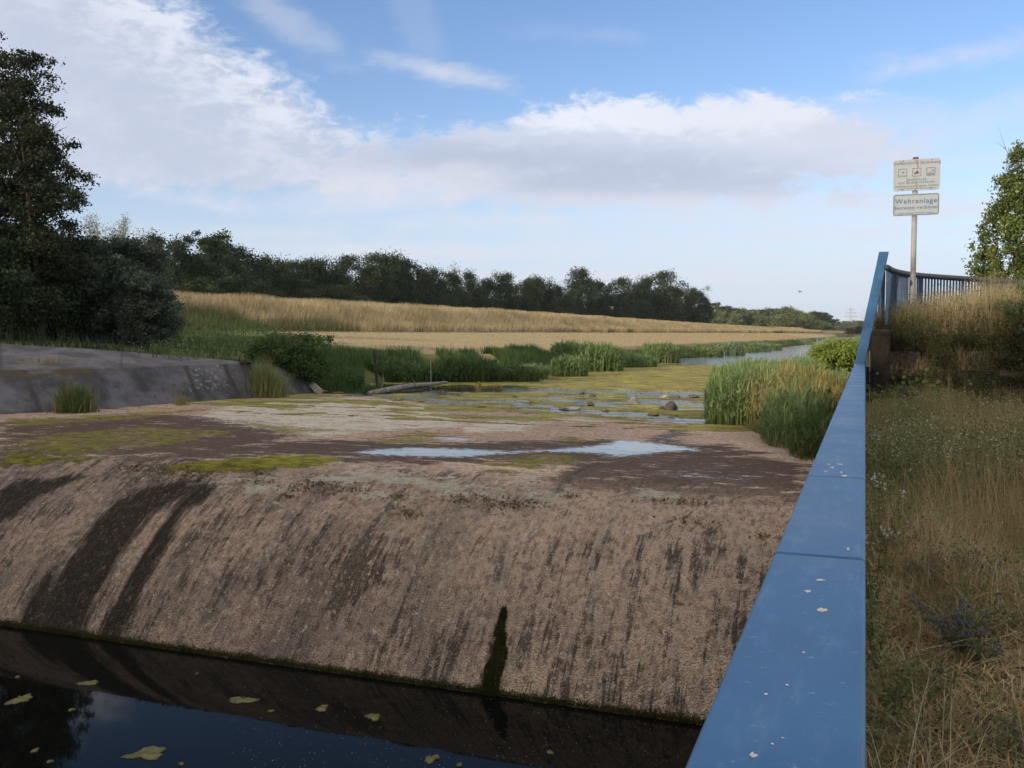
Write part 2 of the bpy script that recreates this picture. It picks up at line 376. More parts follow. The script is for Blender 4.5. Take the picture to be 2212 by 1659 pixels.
gr = t.mul(t.ramp(t.add(t.mul(t.sub(str1, .5), 1.3), t.attr('greenish')), .15, .5), .55); base = t.mix(gr, base, (.16, .165, .115))
streakdark = t.ramp(t.add(t.attr('stripe'), t.add(t.mul(t.sub(str2, .5), .5), t.mul(t.sub(str1, .5), .35))), -.16, .05); base = t.mix(t.mul(streakdark, .93), base, (.030, .025, .020))
cob = t.node('ShaderNodeTexVoronoi', 1, {'Vector': t.mapping(uvn, (15, 11, 1)), 'Scale': 1.0, 'Randomness': 1.0})
cobv = t.node('ShaderNodeSeparateXYZ', 0, {0: cob}); mot = t.noise(t.mapping(uvn, (11, 6, 1), loc=(2, 9, 0)), 1.0, 7, .78, .2)
base = t.mix(t.mul(t.ramp(cobv, .5, .9), .5), base, (.20, .15, .12)); base = t.mix(t.mul(t.ramp(t.add(mot, t.mul(t.sub(mid, .5), .35)), .54, .64), .8), base, (.135, .10, .08)); base = t.mix(t.mul(t.ramp(mot, .46, .36), .75), base, (.68, .57, .46))
run = t.noise(t.mapping(uvn, (13, .55, 1), loc=(8, 1, 0)), 1.0, 5, .6); base = t.mix(t.mul(t.ramp(run, .60, .72), t.mul(t.ramp(face, .1, .5), .55)), base, (.52, .47, .43))
spk = t.sub(t.mul(t.node('ShaderNodeSeparateXYZ', 0, {0: pebc}), .9), .45)
base = t.mix(t.mul(t.ramp(grit, .52, .68), .7), base, (.10, .075, .058))
base = t.mix(t.mul(t.ramp(spk, .2, .45), .22), base, (.46, .39, .32))
nA = t.add(t.mul(t.sub(mid, .5), 1.6), t.mul(t.sub(grit, .5), .9)); nL = t.mul(t.sub(t.noise(t.mapping(uvn, (.9, 3.6, 1), loc=(5, 5, 0)), 1.0, 7, .74), .5), 4.0)
nS = t.add(t.mul(t.sub(t.noise(t.mapping(uvn, (1.1, 2.2, 1)), 1.0, 8, .72), .5), 3.6), t.mul(t.sub(t.noise(uvn, 7, 4, .8), .5), 1.3))
wet = t.ramp(t.add(t.attr('wet'), t.add(t.mul(nA, .35), t.add(t.mul(nS, .5), t.mul(nL, .75)))), -.24, .22); wet = t.mul(wet, t.ramp(face, .5, .05))
base = t.mix(t.mul(wet, .88), base, t.mix(t.ramp(grit, .4, .65), (.036, .023, .016), (.082, .053, .038)))
crust = t.ramp(t.add(t.attr('crust'), t.add(nS, t.mul(nL, .5))), .08, .24); base = t.mix(t.mul(crust, .88), base, t.mix(t.ramp(mid, .35, .65), (.40, .355, .27), (.56, .53, .44)))
alg = t.ramp(t.add(t.attr('algae'), t.add(t.mul(nS, .8), t.mul(nL, .6))), .12, .5)
algc = t.mix(t.ramp(t.noise(uvn, 3.2, 6, .75), .35, .62), (.085, .068, .020), (.20, .18, .036))
base = t.mix(t.mul(alg, .92), base, algc)
algb = t.ramp(t.add(t.attr('algbright'), t.add(t.mul(nA, .2), t.add(t.mul(nS, .25), t.mul(nL, .25)))), -.02, .14); base = t.mix(algb, base, t.mix(t.ramp(t.noise(t.mapping(uvn, (1.5, 3.5, 1)), 1.6, 6, .75), .38, .62), (.10, .095, .018), (.27, .25, .04)))
mossm = t.ramp(t.add(t.attr('moss'), t.add(t.mul(t.sub(t.noise(t.mapping(uvn, (5, 2, 1)), 1.0, 6, .75), .5), .5), t.mul(nA, .2))), -.04, .12); base = t.mix(mossm, base, (.035, .038, .010))
jt = t.attr('joint'); base = t.mix(jt, base, (.03, .025, .02))
pud = t.ramp(t.add(t.attr('puddle'), t.add(t.mul(nA, .8), t.add(t.mul(nL, .42), t.mul(t.sub(t.noise(t.mapping(uvn, (4, 12, 1)), 1, 5, .8), .5), 3.4)))), .24, .34)
base = t.mix(pud, base, (.035, .030, .026))
base = t.mix(t.mul(t.mul(streakdark, t.ramp(face, .02, .2)), .72), base, (.034, .028, .022))
rough = t.mix(pud, t.mix(wet, (.9, .9, .9), (.75, .75, .75)), (.03, .03, .03))
t.put(p.inputs['Base Color'], base); t.put(p.inputs['Roughness'], rough); t.put(p.inputs['Specular IOR Level'], t.ramp(pud, 0, 1, .06, .5))
hgt = t.add(t.mul(peb, -.9), t.add(t.mul(mid, 1.1), t.mul(grit, .6)))
hgt = t.add(hgt, t.mul(algb, t.mul(t.noise(uvn, 14, 4), 1.5)))
bs = t.m('MULTIPLY', t.sub(1.0, pud), t.ramp(face, 0, .3, .45, .95))
t.put(p.inputs['Normal'], t.node('ShaderNodeBump', 0, {'Height': hgt, 'Strength': bs, 'Distance': .07})); M['weir'] = wm

# old grey concrete of the left bank
cm, t, p = mat('bank_concrete'); P0 = t.pos()
n1 = t.noise(P0, .7, 6, .65); n2 = t.noise(P0, 3.2, 7, .7); n3 = t.noise(P0, 30, 4, .7)
c = t.mix(t.ramp(n1, .35, .65), (.065, .062, .064), (.145, .137, .14)); c = t.mix(t.ramp(n2, .54, .68, 0, .7), c, (.035, .033, .029))
lich = t.ramp(t.add(t.noise(P0, 7.0, 4, .6), t.mul(t.attr('lichen'), .17)), .74, .765); c = t.mix(t.mul(lich, .6), c, (.22, .22, .22))
c = t.mix(t.ramp(n3, .55, .75, 0, .5), c, (.09, .085, .08)); c = t.mix(t.attr('joint'), c, (.035, .032, .025))
c = t.mix(t.mul(t.attr('dirt'), t.ramp(n2, .4, .55)), c, (.06, .05, .028))
t.put(p.inputs['Base Color'], c); p.inputs['Roughness'].default_value = .92; p.inputs['Specular IOR Level'].default_value = .2
t.put(p.inputs['Normal'], t.bump(t.add(n3, n2), .6, .03)); M['bank'] = cm
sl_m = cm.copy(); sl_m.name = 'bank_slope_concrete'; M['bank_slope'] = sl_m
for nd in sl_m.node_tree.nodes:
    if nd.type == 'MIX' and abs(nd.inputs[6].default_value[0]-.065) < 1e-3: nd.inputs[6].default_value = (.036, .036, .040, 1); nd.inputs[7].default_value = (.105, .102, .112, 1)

# blue rail paint
bm_, t, p = mat('blue_paint'); P0 = t.pos()
n1 = t.noise(P0, 3.0, 5, .6); n2 = t.noise(t.mapping(P0, (30, 5, 30)), 1.0, 4, .7); n3 = t.noise(P0, 160, 3, .7)
c = t.mix(t.ramp(n1, .32, .66), (.017, .074, .175), (.038, .118, .236)); c = t.mix(t.ramp(n2, .50, .72, 0, .55), c, (.085, .17, .30))
c = t.mix(t.ramp(n3, .60, .74, 0, .35), c, (.06, .13, .27)); c = t.mix(t.ramp(t.noise(P0, 45, 5, .7), .60, .70, 0, .7), c, (.16, .23, .32))
t.put(p.inputs['Base Color'], c); t.put(p.inputs['Roughness'], t.ramp(n1, .3, .7, .34, .48)); p.inputs['Specular IOR Level'].default_value = .33
t.put(p.inputs['Normal'], t.bump(t.add(n3, n2), .08, .003)); M['blue'] = bm_
M['blue_dark'] = plain('blue_railing_paint', (.035, .07, .125), (.055, .105, .18), 8, .5, .1)
M['black_rail'] = plain('dark_handrail', (.03, .035, .045), (.055, .06, .08), 8, .5, .1)
M['drop'] = plain('bird_dropping', (.40, .38, .34), (.60, .58, .53), 60, .8, .4)
M['galv'] = plain('galvanised_steel', (.20, .20, .205), (.33, .33, .335), 5, .5, .15, 60)
M['rust'] = plain('rusty_cap', (.07, .04, .03), (.14, .09, .07), 20, .9, .4)
sm_, t, p = mat('sign_face'); P0 = t.obj()
c = t.mix(t.ramp(t.noise(P0, 7, 6, .7), .45, .72, 0, .6), (.29, .34, .385), (.22, .255, .275))
t.put(p.inputs['Base Color'], c); p.inputs['Roughness'].default_value = .6; M['sign'] = sm_
M['sign_stain'] = plain('sign_stain', (.32, .30, .22), (.20, .17, .12), 14, .8, .2)
M['sign_grey'] = plain('faded_lettering', (.10, .11, .12), (.20, .21, .21), 40, .8, .1)
M['sign_blue'] = plain('blue_lettering', (.075, .125, .20), (.11, .16, .24), 30, .7, .1)
M['sign_red'] = plain('rust_brown_mark', (.12, .05, .04), (.18, .09, .07), 30, .8, .1)
M['stone'] = plain('mossy_stone', (.018, .014, .010), (.075, .062, .047), 5.5, .95, 1.0, 14, bdist=.04)
M['stone_dark'] = plain('dark_mossy_stone', (.009, .007, .005), (.026, .019, .013), 5, .95, 1.0, 18, bdist=.04)
M['abut'] = plain('abutment_concrete', (.16, .15, .13), (.30, .27, .24), 2.5, .92, .6, 24)
M['rock_grey'] = plain('grey_rock', (.20, .18, .16), (.36, .33, .30), 5, .9, .8, 18)
M['rock_dark'] = plain('dark_rock', (.05, .045, .04), (.13, .115, .10), 5, .85, .8, 18)
M['rock_moss'] = plain('algae_covered_rock', (.11, .085, .03), (.24, .19, .06), 6, .9, .9, 20)
M['log'] = plain('weathered_log', (.11, .10, .085), (.25, .23, .20), 6, .9, .7, 30)
M['post'] = plain('dark_wood_post', (.012, .010, .010), (.04, .034, .032), 8, .8, .5, 30)
M['stick'] = plain('grey_stake', (.18, .17, .15), (.30, .28, .25), 8, .8, .3)
M['debris'] = foliage('dry_debris', [(.05, .035, .02), (.12, .085, .045), (.22, .17, .09)], trans=.0, nscale=3)
M['pylon'] = plain('pylon_steel', (.25, .27, .29), (.32, .34, .36), 2, .6, 0)
M['bird'] = plain('dark_feathers', (.03, .025, .022), (.06, .05, .045), 10, .8, .1)

# ------------------------------------------------------------------ ground
def XL(y): return np.interp(y, [-60, 0, 22, 34, 43, 48, 53, 100, 185, 300, 600], [-26, -26, -25.4, -23.2, -23.6, -23.6, -18.6, -18.6, -14.6, -11, 8])
def XR(y): return np.interp(y, [-60, 18, 20, 27.5, 38, 50, 80, 112, 150, 224, 300, 600], [-.25, -.25, -1.1, -3.4, -5.7, -4.6, -4.4, -5.6, -6.5, -8.2, -5, 16])
def XD(y): return np.interp(y, [-200, 135, 220, 310, 420, 700, 1500], [-53, -53, -44, -31, -9, 75, 380])
def ground_z(x, y):
    x = np.asarray(x, float); y = np.asarray(y, float)
    xl = XL(y); xr = XR(y); xd = XD(y)
    bed = np.where(y < 19, -4.2, -.75)
    dl = xl-x
    toe = xd+9.5; fr = np.clip((xl-2.6-x)/np.maximum(xl-2.6-toe, 1), 0, 1)
    zl = np.interp(dl, [-.6, 0, 2.6], [-.6, -.05, 1.35])
    zl = np.where(dl > 2.6, 1.35+1.4*fr**1.3, zl)
    crest = np.interp(y, [-200, 60, 135, 310, 500], [5.1, 5.1, 5.35, 3.75, 3.6])
    u = np.clip((x-(xd+1.2))/(toe-xd-1.2), 0, 1); us = u*u*(3-2*u)
    dz = 2.75+(crest-2.75)*(1-us)
    zl = np.where(x < toe, dz, zl)
    ub = np.clip((xd-1.5-x)/9, 0, 1); zl = np.where(x < xd-1.5, crest+(2.7-crest)*ub*ub*(3-2*ub), zl)
    # left bank paving rises to 2.2 behind
    pav = np.clip(1-np.abs(y-24)/24, 0, 1)*np.clip((dl-2)/4, 0, 1)*np.clip((18-dl)/6, 0, 1)
    zl = zl+pav*.55
    dr = x-xr
    zr_far = np.interp(dr, [-.6, 0, 2.4, 6, 12], [-.6, -.05, 1.0, 1.7, 2.3])
    near = 1.1+.03*np.sin(y*1.3)+.03*np.sin(x*2.1+y)
    step = np.clip((y-18.0)/1.7, 0, 1); zr_near = near+(2.55-near)*step
    zr_near = np.where(x > -.15, zr_near, np.where(y < 17, bed, zr_far))
    mixf = np.clip((y-19)/3, 0, 1)*np.clip((.25-x)/.3, 0, 1); zr = np.where(x > .25, zr_near, zr_near*(1-mixf)+zr_far*mixf)
    far = np.clip((y-26)/10, 0, 1)*np.clip((x-.25)/.5, 0, 1); zr = zr*(1-far)+np.minimum(zr_far+.2, 2.6)*far
    z = np.where(dl > -.6, zl, np.where(dr > -.6, zr, bed))
    return z
xs = np.unique(np.concatenate([np.linspace(-3500, -200, 18), np.linspace(-200, -70, 27), np.arange(-70, -4, .8), np.arange(-4, 6.01, .2), np.linspace(7, 60, 28), np.linspace(70, 300, 24), np.linspace(350, 4000, 18)]))
ys = np.unique(np.concatenate([np.linspace(-300, -10, 24), np.arange(-9, 26, .3), np.arange(26, 130, 1.0), np.linspace(131, 420, 110), np.linspace(430, 1000, 40), np.linspace(1100, 6000, 24)]))
GX, GY = np.meshgrid(xs, ys, indexing='ij')
GZ = ground_z(GX, GY)+np.where(np.abs(GX) < 200, .05*(fbm(GX*.6, GY*.6, 3, 3)-.5), 0)
dl = XL(GY)-GX; toe = XD(GY)+9.5
mown_a = np.clip((dl-1.8)/1.5+1.4*(fbm(GX*.3, GY*.3, 3, 8)-.5), 0, 1)*np.clip((GX-toe)/1.0+.6*(fbm(GX*.5, GY*.2, 2, 4)-.5), 0, 1)*np.clip((GY-50+.35*(GX+27))/3, 0, 1)
dry_a = np.clip((toe+.5-GX)/1.0, 0, 1)*np.clip((GX-(XD(GY)-14))/3, 0, 1); dry_a = np.maximum(dry_a, ((GX > 0) & (GY < 40))*1.0)
green_a = np.clip(1-mown_a-dry_a, 0, 1)*np.where((GX > .1) & (GY < 40), 0, 1)
g = mesh('ground', np.stack([GX, GY, GZ], -1).reshape(-1, 3), grid_faces(len(xs), len(ys)), M['ground'], smooth=True,
         attrs={'mown': mown_a, 'dry': dry_a, 'green': green_a}); tag(g, kind='structure')

# water sheets
def sheet(name, x0, x1, y0, y1, z, m):
    xs_ = np.linspace(x0, x1, 24); ys_ = np.linspace(y0, y1, 40); a, b = np.meshgrid(xs_, ys_, indexing='ij')
    o = mesh(name, np.stack([a, b, np.full_like(a, z)], -1).reshape(-1, 3), grid_faces(24, 40), m); return tag(o, kind='structure')
DROP = 2.5
sheet('water', -60, -.1, -80, 13.4, -DROP, M['water_pool'])
sheet('river', -30, 40, 19.5, 620, 0.0, M['water_river'])

# ------------------------------------------------------------------ the weir
def apron_edge(x): return 27.4+(x+4.7)/(-17.1)*8.6
Y0 = 16.95; RUN = 4.7
def weir_z(x, y):
    t_ = np.clip(Y0-y, 0, None)
    z = np.clip(.012*(apron_edge(x)-y), -.25, .09)
    return z-(DROP+.1)*(t_/RUN)**2.25
def at_weir(dx, dy):
    r, fw = ray(dx, dy); lo, hi = 4.0, 60.0
    for _ in range(60):
        m_ = .5*(lo+hi); p_ = r*m_
        if p_[2]+CAMZ > weir_z(p_[0], p_[1]): lo = m_
        else: hi = m_
    p_ = r*lo; return np.array([p_[0], p_[1], p_[2]+CAMZ])
def wpoly(pts): return [at_weir(*q)[:2] for q in pts]
xs = np.arange(-27.5, -.2, .075); ys = np.concatenate([np.arange(11.2, 17.4, .045), np.arange(17.4, 26, .065), np.arange(26, 39, .11)])
WX, WY = np.meshgrid(xs, ys, indexing='ij')
WZ = weir_z(WX, WY)
slope = np.gradient(WZ[0], ys); arc = np.concatenate([[0], np.cumsum(np.hypot(np.diff(ys), np.diff(weir_z(np.full_like(ys, -8.), ys))))])
face_a = np.clip(slope/1.0, 0, 1)[None, :]*np.ones_like(WX)
lump = .03*(fbm(WX*1.1, WY*1.1, 4, 21)-.5)+(.012+.035*np.clip(face_a*3, 0, 1))*(fbm(WX*6, arc[None, :]*4+0*WX, 4, 5, .65)-.5)
def union(polys, s=1.0, hi=1.0):
    d = np.full(WX.shape, -9.)
    for pl in polys: d = np.maximum(d, sdf(wpoly(pl), WX, WY))
    return np.clip(d*s, -1, hi)
pud_polys = [
 [(742,979),(800,969),(900,965),(1010,968),(1110,973),(1200,969),(1290,960),(1325,950),(1370,951),(1420,956),(1480,963),(1530,973),(1450,978),(1390,984),(1335,990),(1280,980),(1180,977),(1090,982),(1000,990),(900,989),(820,985)],
 [(915,945),(960,942),(1028,948),(1015,953),(950,952)],
 [(1115,893),(1150,885),(1187,882),(1170,892),(1130,897)],
 [(1195,888),(1300,890),(1290,893),(1200,892)], [(870,944),(893,943),(890,946)]]
spark = [[(1425,1025),(1470,1018),(1530,1022),(1640,1042),(1600,1050),(1500,1040),(1440,1033)], [(1225,1028),(1278,1023),(1270,1030)], [(750,985),(800,988),(770,991)]]
chan = [[(1398,962),(1470,925),(1481,926),(1418,963)]]
puddle = np.maximum(union(pud_polys, 1.6, .75), union(spark, .45)-.09)
puddle = np.maximum(puddle, union(chan, 2.2)-.04)
wetp = union([[(0,912),(300,895),(560,900),(640,945),(420,1002),(200,985),(0,1004)],[(1225,1003),(1320,985),(1400,980),(1600,985),(1745,1003),(1738,1080),(1600,1083),(1400,1072),(1200,1062),(1170,1045)],
              [(560,958),(760,960),(1000,958),(1300,950),(1560,962),(1640,980),(1500,998),(1200,1000),(900,1000),(740,998),(600,975)],
              [(320,975),(700,950),(1100,962),(700,980),(380,1000)], [(0,940),(420,905),(380,930),(100,965),(0,985)], [(1370,965),(1470,918),(1490,922),(1440,968)]], .9, .34)
algae_p = union([[(0,965),(100,938),(300,920),(520,930),(440,950),(320,968),(150,988),(0,1003)], [(780,948),(900,930),(1035,938),(940,955),(820,962)],
                 [(960,880),(1150,893),(1330,908),(1500,922),(1640,935),(1660,925),(1500,900),(1200,875)], [(1000,1008),(1100,985),(1200,974),(1272,985),(1262,1002),(1180,1022),(1060,1022)],
                 [(480,905),(640,920),(760,930),(600,938)], [(1270,1060),(1300,1052),(1340,1060),(1300,1070)], [(0,905),(300,890),(500,880),(300,905),(0,925)],
                 [(820,850),(1000,865),(1150,885),(1000,890),(880,868)], [(1210,940),(1290,945),(1270,955),(1200,952)]], 1.1, .42)
algb_p = union([[(335,1012),(420,996),(560,986),(680,981),(728,988),(742,998),(680,1009),(560,1021),(430,1029),(350,1023)], [(0,990),(60,980),(200,985),(260,993),(120,1000),(0,1006)]], 1.2, .8)
crust_p = union([[(470,880),(620,864),(760,858),(900,870),(1000,905),(1020,922),(860,928),(700,942),(560,928),(420,900)],
                 [(690,1035),(760,1016),(900,1022),(1050,1050),(980,1068),(850,1065),(740,1055)], [(1090,1042),(1150,1034),(1200,1046),(1150,1060)],
                 [(980,922),(1080,906),(1180,916),(1120,930),(1010,935)], [(1200,905),(1260,900),(1300,910),(1240,916)], [(1370,1070),(1410,1064),(1440,1072)],
                 [(420,1045),(560,1030),(700,1040),(600,1060)], [(1060,1060),(1140,1058),(1190,1075),(1100,1078)]], .8, .36)
stripe_p = union([[(405,1038),(300,1066),(220,1125),(140,1230),(70,1352),(170,1372),(205,1290),(262,1195),(330,1110),(430,1048)],
                  [(432,1046),(400,1075),(340,1160),(275,1275),(212,1388),(243,1392),(292,1300),(340,1200),(400,1105),(470,1050)],
                  [(0,1062),(50,1040),(180,1030),(90,1065),(0,1130)], [(60,1352),(85,1310),(110,1270),(95,1250),(50,1340)]], .9)
moss_p = union([[(1090,1312),(1096,1330),(1088,1400),(1080,1470),(1068,1532),(1026,1524),(1040,1455),(1066,1380)]], 1.0)
crust_p = np.maximum(crust_p, union([[(690,1035),(760,1018),(900,1023),(1045,1050),(980,1066),(850,1064),(745,1054)]], 1.0, .85)+.10)
wl = weir_z(WX, WY)+DROP; moss_p = np.maximum(moss_p, np.clip((.075-wl)*1.0, -1, .12))
def linefeat(pts, wd):
    P = [at_weir(*q)[:2] for q in pts]; d = np.full(WX.shape, 9.)
    for a, b in zip(P[:-1], P[1:]):
        e = b-a; t_ = np.clip(((WX-a[0])*e[0]+(WY-a[1])*e[1])/(e@e), 0, 1); d = np.minimum(d, np.hypot(WX-a[0]-t_*e[0], WY-a[1]-t_*e[1]))
    return np.clip(1-d/wd, 0, 1)
joint_a = np.maximum(linefeat([(220,1386),(260,1290),(330,1170),(440,1046)], .07), linefeat([(1050,1530),(1092,1316)], .05))
joint_a = np.maximum(joint_a, .55*linefeat([(1190,1073),(1400,962),(1480,925)], .06))
lump = lump-.05*joint_a*np.clip(face_a*3, 0, 1)
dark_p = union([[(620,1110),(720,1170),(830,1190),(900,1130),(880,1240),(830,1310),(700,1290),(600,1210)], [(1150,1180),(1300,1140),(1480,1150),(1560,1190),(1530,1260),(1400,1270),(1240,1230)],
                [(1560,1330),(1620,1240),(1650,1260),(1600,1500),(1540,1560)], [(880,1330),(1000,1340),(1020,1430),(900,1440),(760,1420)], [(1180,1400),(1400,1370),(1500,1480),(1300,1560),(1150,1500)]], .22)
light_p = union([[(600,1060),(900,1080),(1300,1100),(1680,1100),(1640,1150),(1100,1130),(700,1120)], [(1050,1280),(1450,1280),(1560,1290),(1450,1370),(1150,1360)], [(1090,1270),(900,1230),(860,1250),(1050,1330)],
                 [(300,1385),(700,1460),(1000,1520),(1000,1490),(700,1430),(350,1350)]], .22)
dark_a = .02+.16*np.clip((-3.5-WX)/8, 0, 1)+np.clip(dark_p+.18, 0, .5)*1.5-np.clip(light_p+.22, 0, .5)*.8  # stains, with tree shade on the left side also put into the colour
pink_a = np.clip((-3.5-WX)/5, 0, 1)*.6+.55*np.clip((slope[None, :]*0+1)*(WY > 17), 0, 1)*np.ones_like(WX); pink_a = np.clip(pink_a, 0, 1)
green_w = np.clip((-4-WX)/6, -.1, .12)-.02
weir = empty('weir', (0, 0, 0), 'wide concrete weir with rounded dry spillway, algae and puddles on its crest', 'weir')
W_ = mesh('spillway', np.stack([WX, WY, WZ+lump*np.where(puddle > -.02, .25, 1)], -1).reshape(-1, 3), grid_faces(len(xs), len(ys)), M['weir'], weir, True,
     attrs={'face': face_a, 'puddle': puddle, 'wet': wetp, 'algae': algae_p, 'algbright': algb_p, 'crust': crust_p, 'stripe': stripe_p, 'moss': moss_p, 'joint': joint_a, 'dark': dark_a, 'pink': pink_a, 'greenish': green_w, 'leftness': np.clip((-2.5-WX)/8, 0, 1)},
     uv=np.stack([WX, np.broadcast_to(arc[None, :], WX.shape)], -1).reshape(-1, 2))
# mossy fringe along the waterline and down the joint
n = 26000; bx = rng.uniform(-24, -1, n); off = np.abs(rng.normal(0, .035, n))
by = np.interp(-DROP+off, weir_z(np.full(400, -8.), np.linspace(11.2, 17, 400)), np.linspace(11.2, 17, 400))
by += 0; bz = weir_z(bx, by)
MP = [np.stack([bx, by, bz], -1)]
jp = np.array(wpoly([(1090,1312),(1096,1330),(1088,1400),(1080,1470),(1068,1532),(1026,1524),(1040,1455),(1066,1380)]))
qx = rng.uniform(jp[:, 0].min(), jp[:, 0].max(), 9000); qy = rng.uniform(jp[:, 1].min(), jp[:, 1].max(), 9000); k = sdf(jp, qx, qy)+.30*(fbm(qx*6, qy*4, 3, 3)-.5) > 0
MP.append(np.stack([qx[k], qy[k], weir_z(qx[k], qy[k])], -1)); MP = np.concatenate(MP)
v, q = blades(MP, rng.uniform(.02, .055, len(MP)), .012, .8, 2); mesh('moss_fringe', v, q, M['moss'], weir)
# dry debris caught on the crest
spots = [(300,1012,40),(365,1018,40),(430,1030,30),(560,1042,20),(640,1056,34),(690,1050,30),(705,1062,30),(760,1060,16),(860,1075,16),(1050,1085,40),(1090,1092,40),(1130,1088,30),(870,1107,22),(890,1112,18),(1450,1085,26),(1500,1088,20),
         (1640,1160,12),(1480,1128,24),(560,1025,20),(1000,1078,26),(760,900,8),(1058,872,10),(985,860,10),(350,1040,34),(620,1075,12),(1230,1075,10)]
C = []
for (a, b, n_) in spots:
    c0 = at_weir(a, b); kx = n_/26.*.45; xx = c0[0]+rng.normal(0, kx*.5, n_*3); yy = c0[1]+rng.normal(0, kx*.16, n_*3)
    C.append(np.stack([xx, yy, weir_z(xx, yy)+.015+rng.uniform(0, .02, len(xx))], -1))
C = np.concatenate(C); v, q = cards(C, rng.uniform(.02, .085, len(C)), aspect=.45)
tag(mesh('dried_weed', v, q, M['debris']), 'brown dried water weed scraps stranded along the weir crest', 'debris', kind='stuff')

# floating algae on the river, as ragged sheets a few centimetres thick
step_ = .11
xs = np.arange(-24, -2, step_); ys = np.arange(25, 84, step_*1.15); AX, AY = np.meshgrid(xs, ys, indexing='ij')
f = fbm(AX*.55, AY*.9, 5, 31, .6); f2 = fbm(AX*.28, AY*1.5, 4, 77, .6)
bias = np.interp(AY, [25, 30, 36, 41, 44, 66, 76, 84], [-.03, .015, -.015, -.02, .16, .17, .03, -.3])
bias = bias-.28*np.clip(1-np.abs(AY-41.5-.12*(AX+10))/1.6, 0, 1)*np.clip((AX+18)/3, 0, 1)
bias = bias-.22*np.clip((-13.5-AX)/3, 0, 1)*np.clip((46-AY)/3, 0, 1)*np.clip((AY-37)/2, 0, 1)
val = .6*(f-.5)+.55*(f2-.5)+bias
inside = (AX > XL(AY)-.3) & (AX < XR(AY)+.2)
val = np.where(inside, val, -1); keep = val > 0.0
hz_ = .006+np.clip(val, 0, .15)*.18+.03*np.clip(fbm(AX*3, AY*3, 3, 9)-.45, 0, 1)
hz_ = np.maximum(hz_, np.where(AY < 39, weir_z(AX, AY)+.012, -1))
hz_ = np.where(keep, hz_, -.02)
jx = AX+.04*rng.normal(size=AX.shape); jy = AY+.04*rng.normal(size=AX.shape)
Fq = grid_faces(len(xs), len(ys)); kk = keep.ravel()[Fq].sum(1) >= 2; kk &= (inside.ravel()[Fq].all(1))
Fq = Fq[kk]; used, inv = np.unique(Fq, return_inverse=True)
VV = np.stack([jx, jy, hz_], -1).reshape(-1, 3)[used]
tag(mesh('floating_algae', VV, inv.reshape(-1, 4), M['algae'], smooth=True), 'olive yellow algae mats floating on the shallow river above the weir', 'algae', kind='stuff')

# algae pads on the dark pool below
def pad(dx, dy, wd, ht, label, seed, lobes=3):
    c0 = at_z(dx, dy, -DROP); Zf = c0[:2]@FW; s = wd/F*Zf*.5; r = np.random.default_rng(seed)
    asp = ht/F*Zf/((2.6+DROP)/Zf)*.5                    # seen foreshortened
    nn = 40; ang = np.linspace(0, 2*np.pi, nn, endpoint=False); rad = 1+.22*np.sin(2*ang+r.uniform(0, 6))+.18*np.sin(3*ang+r.uniform(0, 6))+.10*np.sin(7*ang+r.uniform(0, 6))+.10*r.normal(size=nn)*.6
    if lobes > 2: rad *= 1-.55*np.exp(-((ang-r.uniform(1, 5))/.3)**2)
    ring = []
    for kf, zz in ((1.0, .0), (.985, .010), (.7, .018)):
        ring.append(np.stack([rad*kf*np.cos(ang)*s, rad*kf*np.sin(ang)*asp, np.full(nn, zz)], -1))
    v = np.concatenate(ring+[np.array([[0, 0, .016]])]); c_, s_ = math.cos(YAW), math.sin(YAW)
    v = v@np.array([[c_, s_, 0], [-s_, c_, 0], [0, 0, 1]])
    q = [(a*nn+j, a*nn+(j+1) % nn, (a+1)*nn+(j+1) % nn, (a+1)*nn+j) for a in range(2) for j in range(nn)]
    tr = [(3*nn, 2*nn+j, 2*nn+(j+1) % nn) for j in range(nn)]
    o = mesh('algae_pad', v, [np.array(q), np.array(tr)], M['algae_pad'], smooth=True, loc=(c0[0], c0[1], -DROP+.001))
    return tag(o, label, 'algae pad', 'algae pads floating on the dark pool')
pads = [(316,1630,104,30,'largest yellow green algae pad, ragged, on the blue sky reflection in the pool'), (44,1511,46,24,'notched algae pad at the left edge of the dark pool'),
        (192,1476,40,14,'small greyish algae pad left of the blue reflection, nearest the weir foot'), (523,1513,62,18,'flat two tone algae pad in the middle of the dark pool'),
        (696,1531,30,14,'small lobed algae pad on dark water, right of the flat two tone pad'), (806,1550,40,16,'pale cluster of algae on dark water below the weir face'),
        (932,1640,36,20,'notched algae pad near the bottom edge, below the mossy joint'), (1188,1626,18,8,'tiny orange yellow leaf sized algae pad, nearest the blue handrail'),
        (993,1653,16,7,'tiny algae pad cut by the bottom edge, right of a notched pad'), (392,1651,14,7,'tiny round pad just right of the largest algae pad'),
        (76,1622,16,9,'tiny round pad left of the blue reflection, lower left corner'), (108,1646,14,7,'tiny round pad lowest at the lower left of the pool'),
        (586,1537,14,5,'tiny round pad between the two tone pad and a small lobed pad'), (155,1534,14,6,'tiny pad on the upper edge of the blue reflection'),
        (426,1456,9,3,'pinhead sized pale pad close under the weir face'), (38,1479-120+104,12,4,'pinhead sized pad at the far left under the waterline moss')]
for i, a in enumerate(pads): pad(a[0], a[1], a[2]*.85, a[3]*.85, a[4], 100+i, 3 if a[2] > 30 else 1)
n = 700; c0 = [at_z(rng.uniform(500, 1480), rng.uniform(1480, 1659), -DROP) for _ in range(n)]; c0 = np.array(c0); c0[:, 2] = -DROP+.004
c0 = c0[c0[:, 1] < 12.2]
v, q = cards(c0, rng.uniform(.008, .022, len(c0))); v[:, 2] = -DROP+.004+.002*rng.random(len(v))
tag(mesh('floating_specks', v, q, M['white_flower']), 'pale specks of seed and foam drifting on the dark pool', 'specks', kind='stuff')

